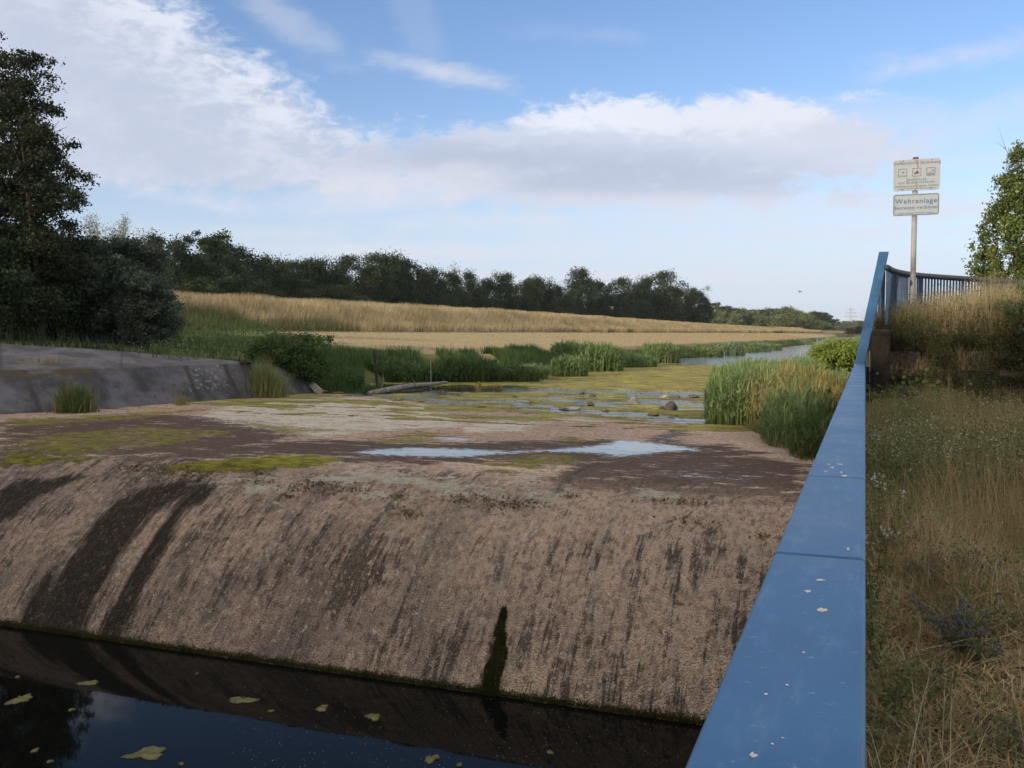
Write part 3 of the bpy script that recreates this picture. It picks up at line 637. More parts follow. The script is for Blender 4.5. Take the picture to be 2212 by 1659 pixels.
# ------------------------------------------------------------------ left bank paving
basepx = [(-420,940),(-250,925),(0,905),(200,893),(400,877),(560,863),(640,856),(690,850),(705,846)]
toppx = [(-420,806),(-250,803),(0,800),(200,797),(400,790),(545,785),(592,788),(640,806),(672,826)]
topz = [1.38]*6+[1.25, .85, .45]
Bp = [at_z(a, b, .0) for a, b in basepx]; Tp = [at_z(a, b, z) for (a, b), z in zip(toppx, topz)]
backpx = [(-420,728),(-250,733),(0,743),(200,754),(400,770),(545,783)]; backz = [2.45, 2.35, 2.2, 2.0, 1.62, 1.45]
Kp = [at_z(a, b, z) if z < 2.5 else None for (a, b), z in zip(backpx, backz)]
def loft(A, B, n, m_):
    A = np.array(A); B = np.array(B); ta = np.linspace(0, len(A)-1, n); idx = np.arange(len(A))
    a = np.stack([np.interp(ta, idx, A[:, k]) for k in range(3)], -1); b = np.stack([np.interp(ta, idx, B[:, k]) for k in range(3)], -1)
    s = np.linspace(0, 1, m_)[None, :, None]; return a[:, None, :]*(1-s)+b[:, None, :]*s
pv = empty('bank_paving', (0, 0, 0), 'grey concrete bank slope with lichen spots and a paved ramp left of the weir', 'embankment')
S1 = loft([p_-np.array([0, 0, .3]) for p_ in Bp], Tp, 360, 70); n_, m_ = S1.shape[:2]
lx = S1[..., 0]; ly = S1[..., 1]; lz = S1[..., 2]
so_ = .015*(fbm(lx*1.2+ly, lz*2+ly*1.1, 4, 51)-.5)
S1[..., 2] += so_
jt = np.zeros((n_, m_))
uu = np.linspace(0, 1, n_)[:, None]*np.ones((1, m_)); ss = np.ones((n_, 1))*np.linspace(0, 1, m_)[None, :]
for c_ in (.50, .57-.0, .28): jt = np.maximum(jt, np.clip(1-np.abs(uu-c_-.03*(1-ss))/.006, 0, 1))
lich = np.clip(1.4-np.abs(uu-.535)/.06, 0, 1)*np.clip((ss-.3)/.2, 0, 1)
dirt = np.clip((ss-.8)/.1, 0, 1)*np.clip((.45-uu)/.1, 0, 1)
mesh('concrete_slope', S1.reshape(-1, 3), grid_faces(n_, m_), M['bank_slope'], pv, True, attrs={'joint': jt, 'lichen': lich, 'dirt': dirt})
S2 = loft(Tp[:6], Kp, 200, 60); n_, m_ = S2.shape[:2]
S2[..., 2] += .02*(fbm(S2[..., 0], S2[..., 1], 3, 8)-.5); S2[:, 0, 2] = np.array(loft(Tp[:6], Tp[:6], 200, 2))[:, 0, 2]
uu = np.linspace(0, 1, n_)[:, None]*np.ones((1, m_)); ss = np.ones((n_, 1))*np.linspace(0, 1, m_)[None, :]
jt = np.maximum(np.clip(1-np.abs(uu-.66)/.004, 0, 1), np.clip(1-np.abs(uu-.40)/.004, 0, 1))
mesh('paved_ramp', S2.reshape(-1, 3), grid_faces(n_, m_), M['bank'], pv, True, attrs={'joint': jt, 'lichen': jt*0-.3, 'dirt': np.clip((.12-ss)/.1, 0, 1)*.8})
blk = MB(); c0 = at_z(676, 838, .2)
blk.tube([at_z(648, 806, .75), at_z(690, 846, .12)], [.17, .2], 4); bevel(blk.build('kerb_block', M['abut'], pv), .03)

def tuft(dx, dy, z, n, h, w_, spread, mats, label, name='grass_tuft', cat='plant', group=None, lean=.3, seg=3):
    c0 = at_z(dx, dy, z) if not isinstance(dx, np.ndarray) else dx
    o = empty(name, tuple(c0), label, cat, group)
    for mt, frac, part in mats:
        k = int(n*frac); xy = rng.normal(0, spread, (k, 2)); P = np.stack([xy[:, 0], xy[:, 1], np.full(k, -.05)], -1)
        v, q = blades(P, rng.uniform(.5, 1.0, k)*h, w_, lean, seg); mesh(part, v, q, M[mt], o)
    return o
tuft(160, 893, .05, 1600, 1.15, .022, .24, [('reed_dry', .35, 'dry_grass'), ('weed', .65, 'foliage')], 'green grass tuft growing at the foot of the left concrete slope')
tuft(580, 858, .05, 1700, 1.35, .022, .30, [('reed_dry', .5, 'dry_grass'), ('reed', .5, 'foliage')], 'yellow green weed clump at the right end of the concrete slope', lean=.35)
tuft(568, 840, .4, 300, 1.6, .022, .2, [('reed_dry', .6, 'dry_grass'), ('reed', .4, 'foliage')], 'tall thin weeds rising behind the yellow green clump on the slope', lean=.25)
tuft(393, 872, .15, 120, .5, .02, .12, [('reed_dry', 1., 'dry_grass')], 'small straw tuft in a joint of the concrete slope')
for a, b, z in ((60,787,1.5),(200,790,1.4),(250,792,1.38),(100,785,1.55)):
    tuft(a, b, z, 220, .38, .015, .5, [('straw_near', .7, 'dry_grass'), ('grass_green', .3, 'foliage')], 'dry straw tuft along the top edge of the concrete slope', group='dry tufts along the slope edge')

# ------------------------------------------------------------------ trees
def limbs(r, H, crown_r, base_h, n, trunk_r, spread=1.0, up=.55):
    """trunk and main limbs; returns mesh builder and foliage anchors"""
    mb = MB(); tips = []
    lean = r.normal(0, .03, 2)*H
    tr = [np.array([0, 0, -.3]), np.array([lean[0]*.2, lean[1]*.2, H*.3]), np.array([lean[0]*.6, lean[1]*.6, H*.62]), np.array([lean[0], lean[1], H*.93])]
    mb.tube(tr, [trunk_r*1.25, trunk_r*.85, trunk_r*.5, trunk_r*.08], 8)
    def tp(z): return np.array([np.interp(z, [p_[2] for p_ in tr], [p_[k] for p_ in tr]) for k in range(3)])
    for i in range(n):
        f_ = (i+.5)/n; z0 = base_h+(H*.86-base_h)*f_; a = i*2.4+r.normal(0, .4)
        L = crown_r*(1.05-.55*f_)*r.uniform(.65, 1.1)*spread; d = np.array([math.cos(a), math.sin(a), up+r.normal(0, .15)+f_*.5])
        p0 = tp(z0); p1 = p0+d*L*.45+np.array([0, 0, -.02*L]); p2 = p0+d*L*.9+r.normal(0, .08, 3)*L
        rr = trunk_r*(.42-.25*f_); mb.tube([p0, p1, p2], [rr, rr*.6, rr*.15], 5); tips += [p2, .5*(p1+p2), p1]
        for k in range(2):
            a2 = a+r.choice([-1, 1])*r.uniform(.5, 1.0); d2 = np.array([math.cos(a2), math.sin(a2), up*.8+r.normal(0, .2)])
            p3 = p1+d2*L*.5; mb.tube([p1, p3], [rr*.45, rr*.1], 4); tips += [p3, .5*(p1+p3)]
    tips.append(tr[-1]); return mb, np.array(tips)
def crown_cloud(r, tips, H, base_h, crown_r, n_clump, per, clump_r, leaf, shape='oak', flat=.75):
    """leaf clumps through the volume, hung on limb tips and filling an uneven envelope"""
    C = []
    nt = int(n_clump*.45); C.append(tips[r.integers(0, len(tips), nt)]+r.normal(0, clump_r*.5, (nt, 3)))
    nv = n_clump-nt; u = r.normal(size=(nv, 3)); u /= np.linalg.norm(u, axis=1)[:, None]; rad = r.uniform(.35, 1.0, nv)**.6
    lobes = 1+.22*np.sin(u[:, 0]*3.1+r.uniform(0, 6))+.2*np.sin(u[:, 1]*4.3+u[:, 2]*3+r.uniform(0, 6))
    c = u*(rad*lobes)[:, None]; hh = (H-base_h)*.5
    prof = 1.0 if shape == 'oak' else 1.0
    z = base_h+hh+np.clip(c[:, 2], -1, 1.0 if shape == 'cone' else .93)*hh
    if shape == 'cone': sc_ = np.clip(1.12-1.02*(z-base_h)/(H-base_h), .09, 1)
    elif shape == 'column': sc_ = np.clip(1.15-.6*np.clip((z-base_h)/(H-base_h), 0, 1)**1.5, .3, 1)
    else: sc_ = np.ones(nv)
    C.append(np.stack([c[:, 0]*crown_r*sc_, c[:, 1]*crown_r*sc_, z], -1)); C = np.concatenate(C); C[:, 2] = np.minimum(C[:, 2], H-clump_r*r.uniform(.2, .9, len(C)))
    pts = np.repeat(C, per, 0); cs = np.repeat(r.uniform(.6, 1.25, len(C))*clump_r, per)[:, None]
    g_ = r.normal(size=pts.shape)*.5; pts = pts+g_*cs*np.array([1, 1, flat])
    return cards(pts, r.uniform(.6, 1.3, len(pts))*leaf, r)
def make_tree(name, seed, H, crown_r, base_h, n_limb, n_clump, per, clump_r, leaf, matl, trunk_r=.25, shape='oak', trunks=1, label=None, loc=(0, 0, 0), cat='tree', group=None, flat=.75, up=.55):
    r = np.random.default_rng(seed); o = empty(name, loc, label, cat, group); mbs = MB(); tips = []
    for k in range(trunks):
        mb, tp = limbs(r, H*(1-.12*k), crown_r, base_h, n_limb, trunk_r, up=up)
        off = np.array([0, 0, 0]) if trunks == 1 else np.array([r.normal(0, crown_r*.28), r.normal(0, crown_r*.28), 0])
        for v_ in mb.v: v_ += off
        for v_, q_ in zip(mb.v, [None]*len(mb.v)): pass
        base = mbs.n; mbs.v += mb.v; mbs.q += [q_+base for q_ in mb.q]; mbs.t += [q_+base for q_ in mb.t]; mbs.n += mb.n
        tips.append(tp+off)
    tips = np.concatenate(tips)
    if shape == 'cone': tips = tips[np.hypot(tips[:, 0], tips[:, 1]) < crown_r*np.clip(1.1-1.0*tips[:, 2]/H, .1, 1)]
    mbs.build('trunk', M['bark'], o, True)
    v, q = crown_cloud(r, tips, H, base_h, crown_r, n_clump, per, clump_r, leaf, shape, flat)
    mesh('crown', v, q, M[matl], o); return o
def gz(x, y): return float(ground_z(np.array([x]), np.array([y]))[0])

# big trees on the left bank
lt = at_d(28, 745, 47); make_tree('alder_tree', 5, 15.4, 3.1, 3.0, 22, 330, 95, .50, .17, 'near_leaf', .24, 'oak', 2, 'tall dark tree with open airy crown at the left edge of the view', (lt[0], lt[1], 1.9), flat=.6)
lt = at_d(92, 748, 44); make_tree('alder_tree', 8, 11.2, 2.4, 1.0, 15, 210, 100, .48, .16, 'near_leaf', .16, 'oak', 1, 'dark tapering tree in front of the tallest left tree, its twigs reaching right', (lt[0], lt[1], 1.9), flat=.6)
lt = at_d(-70, 745, 44); make_tree('alder_tree', 9, 13.5, 3.2, 1.0, 15, 300, 90, .7, .18, 'near_leaf', .24, 'oak', 1, 'dark tree cut by the left edge of the view', (lt[0], lt[1], 1.9))
# thicket under them
thick = [(20,50,6.0,3.4,'dark leafy thicket under the tall tree at the left edge'), (95,46,6.0,2.3,'dark leafy thicket under the tapering tree'), (-60,42,5,3.4,'dark thicket cut by the left edge beside the ramp'), (172,49,5.5,1.9,'dark thicket between the tapering tree and the grey willow')]
for i, (dx, Z, H, rr, lb) in enumerate(thick):
    c0 = at_d(dx, 740, Z); make_tree('thicket_shrub', 40+i, H, rr, .1, 8, 260, 85, .6, .17, 'shrub', .10, 'oak', 2, lb, (c0[0], c0[1], 1.9), 'shrub', up=.8)
c0 = at_d(264, 745, 48); make_tree('willow_bush', 60, 5.7, 2.3, .1, 10, 330, 130, .45, .16, 'willow_leaf', .12, 'oak', 2, 'rounded grey green willow bush at the foot of the dyke', (c0[0], c0[1], 1.6), 'shrub', up=.9)
c0 = at_d(312, 745, 46); make_tree('willow_bush', 61, 4.2, 1.5, .1, 8, 190, 120, .4, .14, 'willow_leaf', .09, 'oak', 2, 'lower right lobe of grey green willow bush beside the golden dyke grass', (c0[0], c0[1], 1.6), 'shrub', up=.9)
# pale willow behind: fine upright twigs with sparse leaves
r = np.random.default_rng(70); c0 = at_d(240, 600, 62); o = empty('pale_willow', (c0[0], c0[1], 2.4), 'pale wispy willow top rising behind the grey green bush', 'tree')
mb = MB(); pts = []
for k in range(46):
    a = r.uniform(0, 6.28); b = np.array([math.cos(a)*r.uniform(0, .6), math.sin(a)*r.uniform(0, .6), 0]); e = np.array([math.cos(a)*r.uniform(.4, 2.6), math.sin(a)*r.uniform(.4, 2.6), r.uniform(5.0, 7.9)])
    m1 = b*.4+e*.6+r.normal(0, .2, 3); mb.tube([b, m1, e], [.05, .025, .006], 4); t_ = r.uniform(.45, 1, 150)[:, None]; pts.append(m1*(1-t_)+e*t_+r.normal(0, .16, (150, 3)))
mb.build('trunk', M['bark'], o); v, q = cards(np.concatenate(pts), .16, r, aspect=.3); mesh('crown', v, q, M['pale_leaf'], o)

# the wood behind the dyke: five kinds, copied
kinds = []
for i, (H, cr, bh, sh, mt, lf, lbl) in enumerate([(16, 5.2, .3, 'oak', 'far_leaf', .42, ''), (16, 4.2, .8, 'oak', 'far_leaf', .40, ''), (16, 6.0, .2, 'oak', 'far_leaf_b', .45, ''), (16, 4.4, .5, 'column', 'far_leaf', .42, ''), (16, 5.0, .4, 'oak', 'far_leaf_b', .42, '')]):
    kinds.append(make_tree('wood_tree', 200+i, H, cr, bh, 10, 150, 125, 1.55, lf*.9, mt, .28, sh, loc=(0, 0, 0)))
GW = 'trees of the dark wood behind the dyke'
def zwood(dx): return np.interp(dx, [250, 310, 450, 700, 900, 1250, 1520, 1600], [112, 115, 122, 150, 176, 236, 292, 310])
front = [(690,556,3,None,.95), (1395,596,1,None,.9), (862,552,0,None,.9), (1150,598,3,None,.85), (335,500,1,'round topped dark tree at the left end of the wood beside the grey willow',1.0), (388,512,1,'rounded dark tree second from the left end of the wood',.9), (530,534,2,None,1), (565,545,0,None,1), (620,553,4,None,1),
         (660,560,3,None,1), (700,566,0,None,1), (752,550,2,None,1.05), (800,572,1,None,1), (836,544,3,'tall broad dark tree standing forward of the wood in its middle',1.25), (890,560,2,None,1), (930,572,0,None,1),
         (968,578,4,None,.9), (1012,583,1,None,.9), (1048,596,0,None,.9), (1085,588,3,None,.95), (1128,604,2,None,.9), (1172,594,0,None,1.0), (1210,610,4,None,.9), (1254,579,3,'tall narrow crowned tree standing above the right half of the wood',1.0),
         (1292,604,1,None,1), (1330,600,2,None,1.1), (1372,606,0,None,1), (1418,586,2,'broad domed tree with the widest crown near the right end of the wood',1.15), (1466,612,4,None,1.0), (1500,618,0,'last dark tree at the right end of the wood, sloping crown',1.1), (1522,640,1,None,.8),
         (430,548,0,None,1), (480,545,4,None,1), (300,540,2,None,1)]
first = True; cnt = [0]*5
def put_tree(kind, dx, dytop, Z, ws, label, group):
    c0 = at_d(dx, 700, Z); zb = gz(c0[0], c0[1])-.2; H = (HOR-dytop)/F*Z+CAMZ-zb; s = H/16.0
    o = kinds[kind] if cnt[kind] == 0 else copy_tree(kinds[kind])
    cnt[kind] += 1; o.location = (c0[0], c0[1], zb); wsc = ws*min(1.15, max(.8, s)); o.scale = (wsc*.92, wsc*.92, s*.98); o.rotation_euler = (0, 0, rng.uniform(0, 6.28))
    tag(o, label or 'dark green tree among the close packed trees of the wood behind the dyke', 'tree', group); return o
for dx, dy, k, lb, ws in front: put_tree(k, dx, dy, zwood(dx), ws, lb, GW)
tops = sorted([(f_[0], f_[1]) for f_ in front])
for i, dx in enumerate(np.arange(270, 1530, 36)):
    top = np.interp(dx, [t_[0] for t_ in tops], [t_[1] for t_ in tops])
    put_tree(int(rng.integers(0, 5)), dx+rng.uniform(-8, 8), max(top, 540)+rng.uniform(46, 72), zwood(dx)-rng.uniform(2, 9), 1.0, None, GW)
    put_tree(int(rng.integers(0, 5)), dx+rng.uniform(-8, 8), max(top, 545)+rng.uniform(32, 58), zwood(dx)+rng.uniform(8, 22), 1.0, None, GW)
# lone open crowned tree rising above the left part of the wood
Z = 126; c0 = at_d(457, 600, Z); H = (HOR-502)/F*Z+CAMZ-2.6; make_tree('open_tree', 230, H, 3.3, H*.55, 12, 130, 66, .75, .36, 'far_leaf', .22, 'oak', 1, 'open crowned tree with bare trunk rising above the left part of the wood', (c0[0], c0[1], 2.6), group=None)
Z = 196; c0 = at_d(978, 640, Z); make_tree('thin_tree', 231, (HOR-562)/F*Z, 1.6, 8.5, 9, 22, 14, .7, .3, 'far_leaf_b', .14, 'oak', 1, 'thin half bare treetop poking out of the middle of the wood', (c0[0], c0[1], 2.6))
# pale shrubs in front of the wood foot
for i, (dx, dy, s) in enumerate([(775,642,1.0),(815,650,.8),(865,655,.6),(1330,688,.9)]):
    Z = float(zwood(dx))-16; c0 = at_d(dx, 690, Z); zb = gz(c0[0], c0[1]); H = (HOR-dy)/F*Z+CAMZ-zb
    make_tree('edge_shrub', 240+i, max(H, 1.5), 1.9*s, .1, 5, 50, 40, .5, .3, 'willow_leaf', .08, 'oak', 1, ['palest shrub before the tall broad tree at the wood edge','small pale shrub right of the palest one at the wood edge','smallest pale shrub at the wood edge above the dyke','green shrub before the right half of the wood'][i], (c0[0], c0[1], zb), 'shrub', up=.9)
# far woods
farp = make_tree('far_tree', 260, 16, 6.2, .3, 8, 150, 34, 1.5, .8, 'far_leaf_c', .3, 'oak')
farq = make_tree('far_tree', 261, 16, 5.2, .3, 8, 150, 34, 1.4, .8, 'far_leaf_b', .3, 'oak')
fc = [0, 0]
def put_far(dx, dytop, Z, which, ws, label, group):
    src = (farp, farq)[which]; o = src if fc[which] == 0 else copy_tree(src); fc[which] += 1
    c0 = at_d(dx, 715, Z); zb = 2.3; H = (HOR-dytop)/F*Z+CAMZ-zb; s = H/16; o.location = (c0[0], c0[1], zb); o.scale = (ws, ws, s); o.rotation_euler = (0, 0, rng.uniform(0, 6.28)); tag(o, label, 'tree', group)
L1 = 'sunlit green tree in the distant wood to the right of the dark wood'; G1 = 'trees of the distant wood'
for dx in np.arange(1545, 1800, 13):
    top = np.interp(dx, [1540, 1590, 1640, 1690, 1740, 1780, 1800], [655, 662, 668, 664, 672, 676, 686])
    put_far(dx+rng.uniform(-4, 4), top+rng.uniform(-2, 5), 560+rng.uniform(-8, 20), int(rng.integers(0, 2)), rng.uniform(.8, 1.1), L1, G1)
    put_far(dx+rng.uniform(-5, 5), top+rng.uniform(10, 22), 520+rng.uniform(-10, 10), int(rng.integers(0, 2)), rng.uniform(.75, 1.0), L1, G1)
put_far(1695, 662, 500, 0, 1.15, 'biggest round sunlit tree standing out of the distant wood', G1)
L2 = 'hazy tree of the farthest wood on the horizon beside the blue rail'; G2 = 'trees of the farthest wood'
for dx in np.arange(1790, 1900, 9): put_far(dx+rng.uniform(-3, 3), 692+rng.uniform(-3, 5), 1000+rng.uniform(-60, 60), int(rng.integers(0, 2)), rng.uniform(.9, 1.3), L2, G2)
for dx, dy, Z, s, lb in ((1572, 700, 430, .5, 'pale bush at the left foot of the distant wood'), (1400+345, 706, 400, .3, None), ):
    if lb: put_far(dx, dy, Z, 0, s, lb, 'bushes at the foot of the distant wood')
put_far(1743, 704, 330, 1, .42, 'small dark round tree alone on the far river bank', None)
put_far(1858, 706, 300, 1, .5, 'dark bush just left of the blue rail on the horizon', None)
put_far(1835, 709, 330, 1, .4, 'small dark bush second left of the blue rail on the horizon', None)
for i, dx in enumerate((1604, 1640, 1652, 1690)): put_far(dx, 712, 420, 0, .22, 'little pale shrub before the distant wood', 'little shrubs before the distant wood')
# unseen trees added behind the viewer and along the left bank to shade the weir
for i, (x, y, s) in enumerate([(-40, -4, 1.0), (-36, -12, 1.02), (-37, -20, 1.05), (-31, -27, 1.05), (-26, -33, 1.08), (-20, -37, 1.08), (-14, -41, 1.08), (-8, -43, 1.08), (-2, -45, 1.05), (5, -45, 1.0), (-43, 6, 1.0), (-33, -37, 1.1), (-27, -37, 1.34), (-26, -42, 1.2), (-18, -47, 1.2), (-10, -50, 1.2), (-42, -22, 1.15), (-38, -30, 1.2), (-2, -52, 1.2), (-23, -30, .95), (-17, -33, .95), (-11, -36, .95), (-29, -21, .95)]):
    o = copy_tree(kinds[i % 5]); o.location = (x, y, 1.0); o.scale = (s*1.05, s*1.05, s); o.rotation_euler = (0, 0, i); tag(o, 'unseen tree added downstream behind the viewer to shade the weir', 'tree', 'unseen trees added to shade the weir')
# young poplar on the right
c0 = at_d(2194, 620, 23.5); zb = 2.5
pop = make_tree('young_poplar', 300, (HOR-312)/F*23.5+CAMZ-zb, 1.2, .3, 18, 470, 44, .17, .09, 'poplar_leaf', .05, 'cone', 1, 'young poplar with pointed leafy top behind the curved railing', (c0[0], c0[1], zb), flat=1.0, up=1.3)

# ------------------------------------------------------------------ dyke grass and field margin
n = 90000; ty = rng.uniform(0, 1, n)**1.35; y = 50+ty*300; xd = XD(y); x = xd-3.5+rng.uniform(0, 1, n)*13.0
zz = ground_z(x, y); dist = np.hypot(x, y)
hgt = (.75+.5*fbm(x*.25, y*.25, 3, 14))*np.clip((xd+9.8-x)/1.2+.4, .3, 1)
pxa = CX+F*(x*RT[0]+y*RT[1])/(x*FW[0]+y*FW[1])+260*(fbm(x*.22, y*.22, 3, 47)-.5); toe_ = np.clip((x-(xd+6.6+2.5*np.clip((pxa-720)/60, 0, 1)))/2.0, 0, 1)
gsel = (fbm(x*.2, y*.2, 3, 61)*.6+.55*toe_*(1-.8*np.clip((pxa-740)/60, 0, 1))+np.where(pxa < 560, .35*np.clip((x-(xd+3.5))/2, 0, 1), 0)+.1*np.clip((x-(xd+8.7))/.4, 0, 1)) > .52
P = np.stack([x, y, zz], -1)
v, q = blades(P[~gsel], hgt[~gsel]*1.05, .022*(dist[~gsel]/70)+.012, .25, 2, wind=(.18, .1)); tag(mesh('dyke_grass', v, q, M['dyke_grass']), 'tall golden dry grass covering the dyke slope', 'grass', kind='stuff')
v, q = blades(P[gsel], hgt[gsel]*.85, .026*(dist[gsel]/70)+.014, .3, 2, wind=(.1, .05)); tag(mesh('green_dyke_grass', v, q, M['dyke_green']), 'green grass strips at the foot of the golden dyke', 'grass', kind='stuff')
# stubble of the mown field
n = 42000; y = 55+rng.uniform(0, 1, n)**1.5*230; x = XD(y)+9.2+rng.uniform(0, 1, n)*(XL(y)-3-XD(y)-9.2); P = np.stack([x, y, ground_z(x, y)], -1); dist = np.hypot(x, y)
v, q = blades(P, rng.uniform(.05, .13, n), .03*dist/70+.01, .9, 1); tag(mesh('stubble', v, q, M['straw']), 'short straw stubble on the mown meadow between dyke and river', 'stubble', kind='stuff')
# dark green weeds on the left bank between ramp and meadow
wpz = np.array([at_z(a_, b_, 1.5) for a_, b_ in [(-60,742),(-60,733),(280,738),(450,744),(560,749),(640,762),(688,780)]]+[at_z(700, 842, .1), at_z(600, 812, .8), at_z(545, 787, 1.4), at_z(350, 767, 1.75), at_z(0, 746, 2.15)])
n = 90000; x = rng.uniform(wpz[:, 0].min(), wpz[:, 0].max(), n); y = rng.uniform(wpz[:, 1].min(), wpz[:, 1].max(), n)
m1 = (sdf(wpz, x, y)+1.5*(fbm(x*.4, y*.4, 2, 6)-.5) > 0) & (XL(y)-x > .2)
x, y = x[m1], y[m1]; H_ = .25+.7*fbm(x*.35, y*.35, 3, 44); P = np.stack([x, y, ground_z(x, y)-.03], -1)
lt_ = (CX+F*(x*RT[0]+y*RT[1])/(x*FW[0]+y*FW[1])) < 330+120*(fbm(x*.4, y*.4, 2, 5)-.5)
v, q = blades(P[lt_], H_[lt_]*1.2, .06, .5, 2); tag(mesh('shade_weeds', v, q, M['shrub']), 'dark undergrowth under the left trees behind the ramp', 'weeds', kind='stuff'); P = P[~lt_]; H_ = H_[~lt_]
v1 = blades(P, H_*1.0, .05, .45, 2); rep = np.repeat(P, 3, 0); hh = np.repeat(H_, 3); pc = rep+np.stack([rng.normal(0, .12, len(rep)), rng.normal(0, .12, len(rep)), hh*rng.uniform(.2, .95, len(rep))], -1)
v2 = cards(pc, rng.uniform(.06, .15, len(pc))); v, q = join([v1, v2]); tag(mesh('bank_weeds', v, q, M['weed']), 'dark green nettles and weeds on the left bank behind the concrete ramp', 'weeds', kind='stuff')
# bank shrub right of the ramp
for i, (dx, dy, z, H, rr, lb) in enumerate([(628,808,.8,1.75,1.5,'dense dark green shrub at the end of the concrete ramp'), (590,792,1.15,1.2,1.1,'low dark shrub left of the dense shrub by the ramp end'), (668,835,.25,1.3,.8,'small dark shrub overhanging the river by the ramp end')]):
    c0 = at_z(dx, dy, z); make_tree('bank_shrub', 320+i, H, rr, .05, 7, 150, 90, .3, .10, 'weed', .04, 'oak', 2, lb, tuple(c0), 'shrub', up=1.0)
n = 30000; y = rng.uniform(36.5, 62, n); x = XL(y)-rng.uniform(-.1, 3.2, n); pxb = CX+F*(x*RT[0]+y*RT[1])/(x*FW[0]+y*FW[1]); k = (x > -29) & (fbm(x*.5, y*.5, 2, 19) > .25) & ~((np.abs(pxb-812) < 26) & (y < 45.5)) & ~((np.abs(pxb-930) < 12) & (y < 51)); x, y = x[k], y[k]
P = np.stack([x, y, ground_z(x, y)], -1); hh = (.35+.75*fbm(x*.6, y*.6, 3, 23))*rng.uniform(.4, 1.05, len(x))*np.clip(1.25-.3*P[:, 2], .45, 1.2)
v, q = blades(P, hh, .035, .45, 2); tag(mesh('water_edge_weeds', v, q, M['weed']), 'green sedge and weeds along the water edge behind the fallen log', 'weeds', kind='stuff')
# white flowering weeds by the ramp
c0 = np.array([at_d(rng.uniform(280, 440), rng.uniform(738, 762), 44) for _ in range(90)]); v, q = cards(np.repeat(c0, 2, 0)+rng.normal(0, .05, (180, 3)), .07)
tag(mesh('umbel_flowers', v, q, M['white_flower']), 'scattered white flower heads in the weeds above the ramp', 'flowers', kind='stuff')

# ------------------------------------------------------------------ reeds
def reed_plants(P, H, leafw, r=rng, nleaf=4, lean=.12, wind=(.05, .0)):
    n = len(P); H = np.broadcast_to(H, n)
    parts = [blades(P, H, leafw*.6, lean*1.5, 3, wind=wind, r=r, tip=.1)]
    for k in range(nleaf):
        f_ = r.uniform(.2, .9, n); B = P+np.stack([r.normal(0, .02, n), r.normal(0, .02, n), H*f_*.92], -1)
        parts.append(blades(B, H*r.uniform(.22, .42, n), leafw*1.5, .9, 3, droop=.25, wind=wind, r=r))
    return join(parts)
def reed_clump(name, c0, rx, ry, n, H, leafw, matl, label, seed, group=None, dry=0.0, cat='reeds', kind=None):
    r = np.random.default_rng(seed); a = r.uniform(0, 6.283, n); q_ = np.sqrt(r.uniform(0, 1, n))
    x = np.cos(a)*q_*rx; y = np.sin(a)*q_*ry; hh = H*(.5+.55*r.beta(2.4, 1.6, n))*(1-.22*q_**3)*(.85+.3*fbm(x+c0[0], y+c0[1], 2, seed))
    gx = ground_z(x+c0[0], y+c0[1]); P = np.stack([x, y, np.maximum(gx, -.12)-c0[2]], -1)
    hh = np.maximum(hh-np.maximum(gx, 0)*.75, .3); o = empty(name, tuple(c0), label, cat, group)
    nd = int(n*dry)
    v, q = reed_plants(P[nd:], hh[nd:], leafw, r); mesh('foliage', v, q, M[matl], o)
    if nd: v, q = reed_plants(P[:nd], hh[:nd]*.8, leafw*.8, r, 3); mesh('dry_grass', v, q, M['reed_dry'], o)
    return o
LB = 'reed clumps along the far river bank'
lb = [(712,834,1.7,1.1,600,.95,'weed','low reed stand left of the black post'), (880,824,4.2,1.4,1500,1.35,'weed','dense dark reed stand behind the fallen log'), (1005,824,2.2,1.4,1000,1.7,'weed','tall dark reed stand right of the thin stake'),
      (1090,824,2.4,1.2,800,1.1,'weed','low reed stand at the middle of the far bank'), (1150,818,1.0,.9,500,1.15,'reed','small round reed clump standing out by the algae mat'), (1228,813,1.3,1.2,700,1.6,'reed','pale leaning reed clump at the edge of the algae'),
      (1268,802,2.8,1.5,1600,2.35,'reed','tallest broad reed clump in the middle of the far bank'), (1350,793,2.8,1.4,800,1.45,'reed','low reed stretch between the two tall clumps'), (1428,780,2.0,1.4,1000,2.0,'reed','tall rounded reed clump left of the open river'),
      (1470,772,2.0,.8,200,.6,'weed','low green growth right of the tall rounded reed clump'), (1525,768,2.2,1.0,600,1.35,'reed','reed clump at the start of the dark open river'), (1576,764,2.2,1.1,700,1.7,'reed_blue','blue green taller reed clump beside the open river'),
      (1616,760,1.6,.9,400,.95,'reed','small reed clump between two clumps on the far river'), (1642,757,1.9,1.0,600,1.5,'reed_blue','last blue green reed clump before the bright water'), (1666,755,1.9,1.0,400,1.25,'reed','rounded reed clump at the bright water'),
      (1742,744,2.6,1.4,500,1.1,'reed','single reed clump right of the bright far water'), (1530,768,4,2,0,1,'reed','')]
for i, (dx, dy, rx, ry, n, H, mt, lbx) in enumerate(lb):
    if n: c0 = at_z(dx, dy, 0.0); d_ = np.hypot(c0[0], c0[1]); reed_clump('reed_clump', c0, rx*.9, ry, n, H, .02+.0005*d_, mt, lbx, 400+i, LB)
# grassy strip along the far bank edge
n = 16000; y = 53+rng.uniform(0, 1, n)**1.4*170; x = XL(y)-rng.uniform(-.2, 1.9, n); P = np.stack([x, y, ground_z(x, y)], -1); d_ = np.hypot(x, y)
v, q = blades(P, rng.uniform(.15, .5, n), .02*d_/60+.01, .5, 2); tag(mesh('bank_grass', v, q, M['dyke_green']), 'green and straw grass on the far river bank edge', 'grass', kind='stuff')
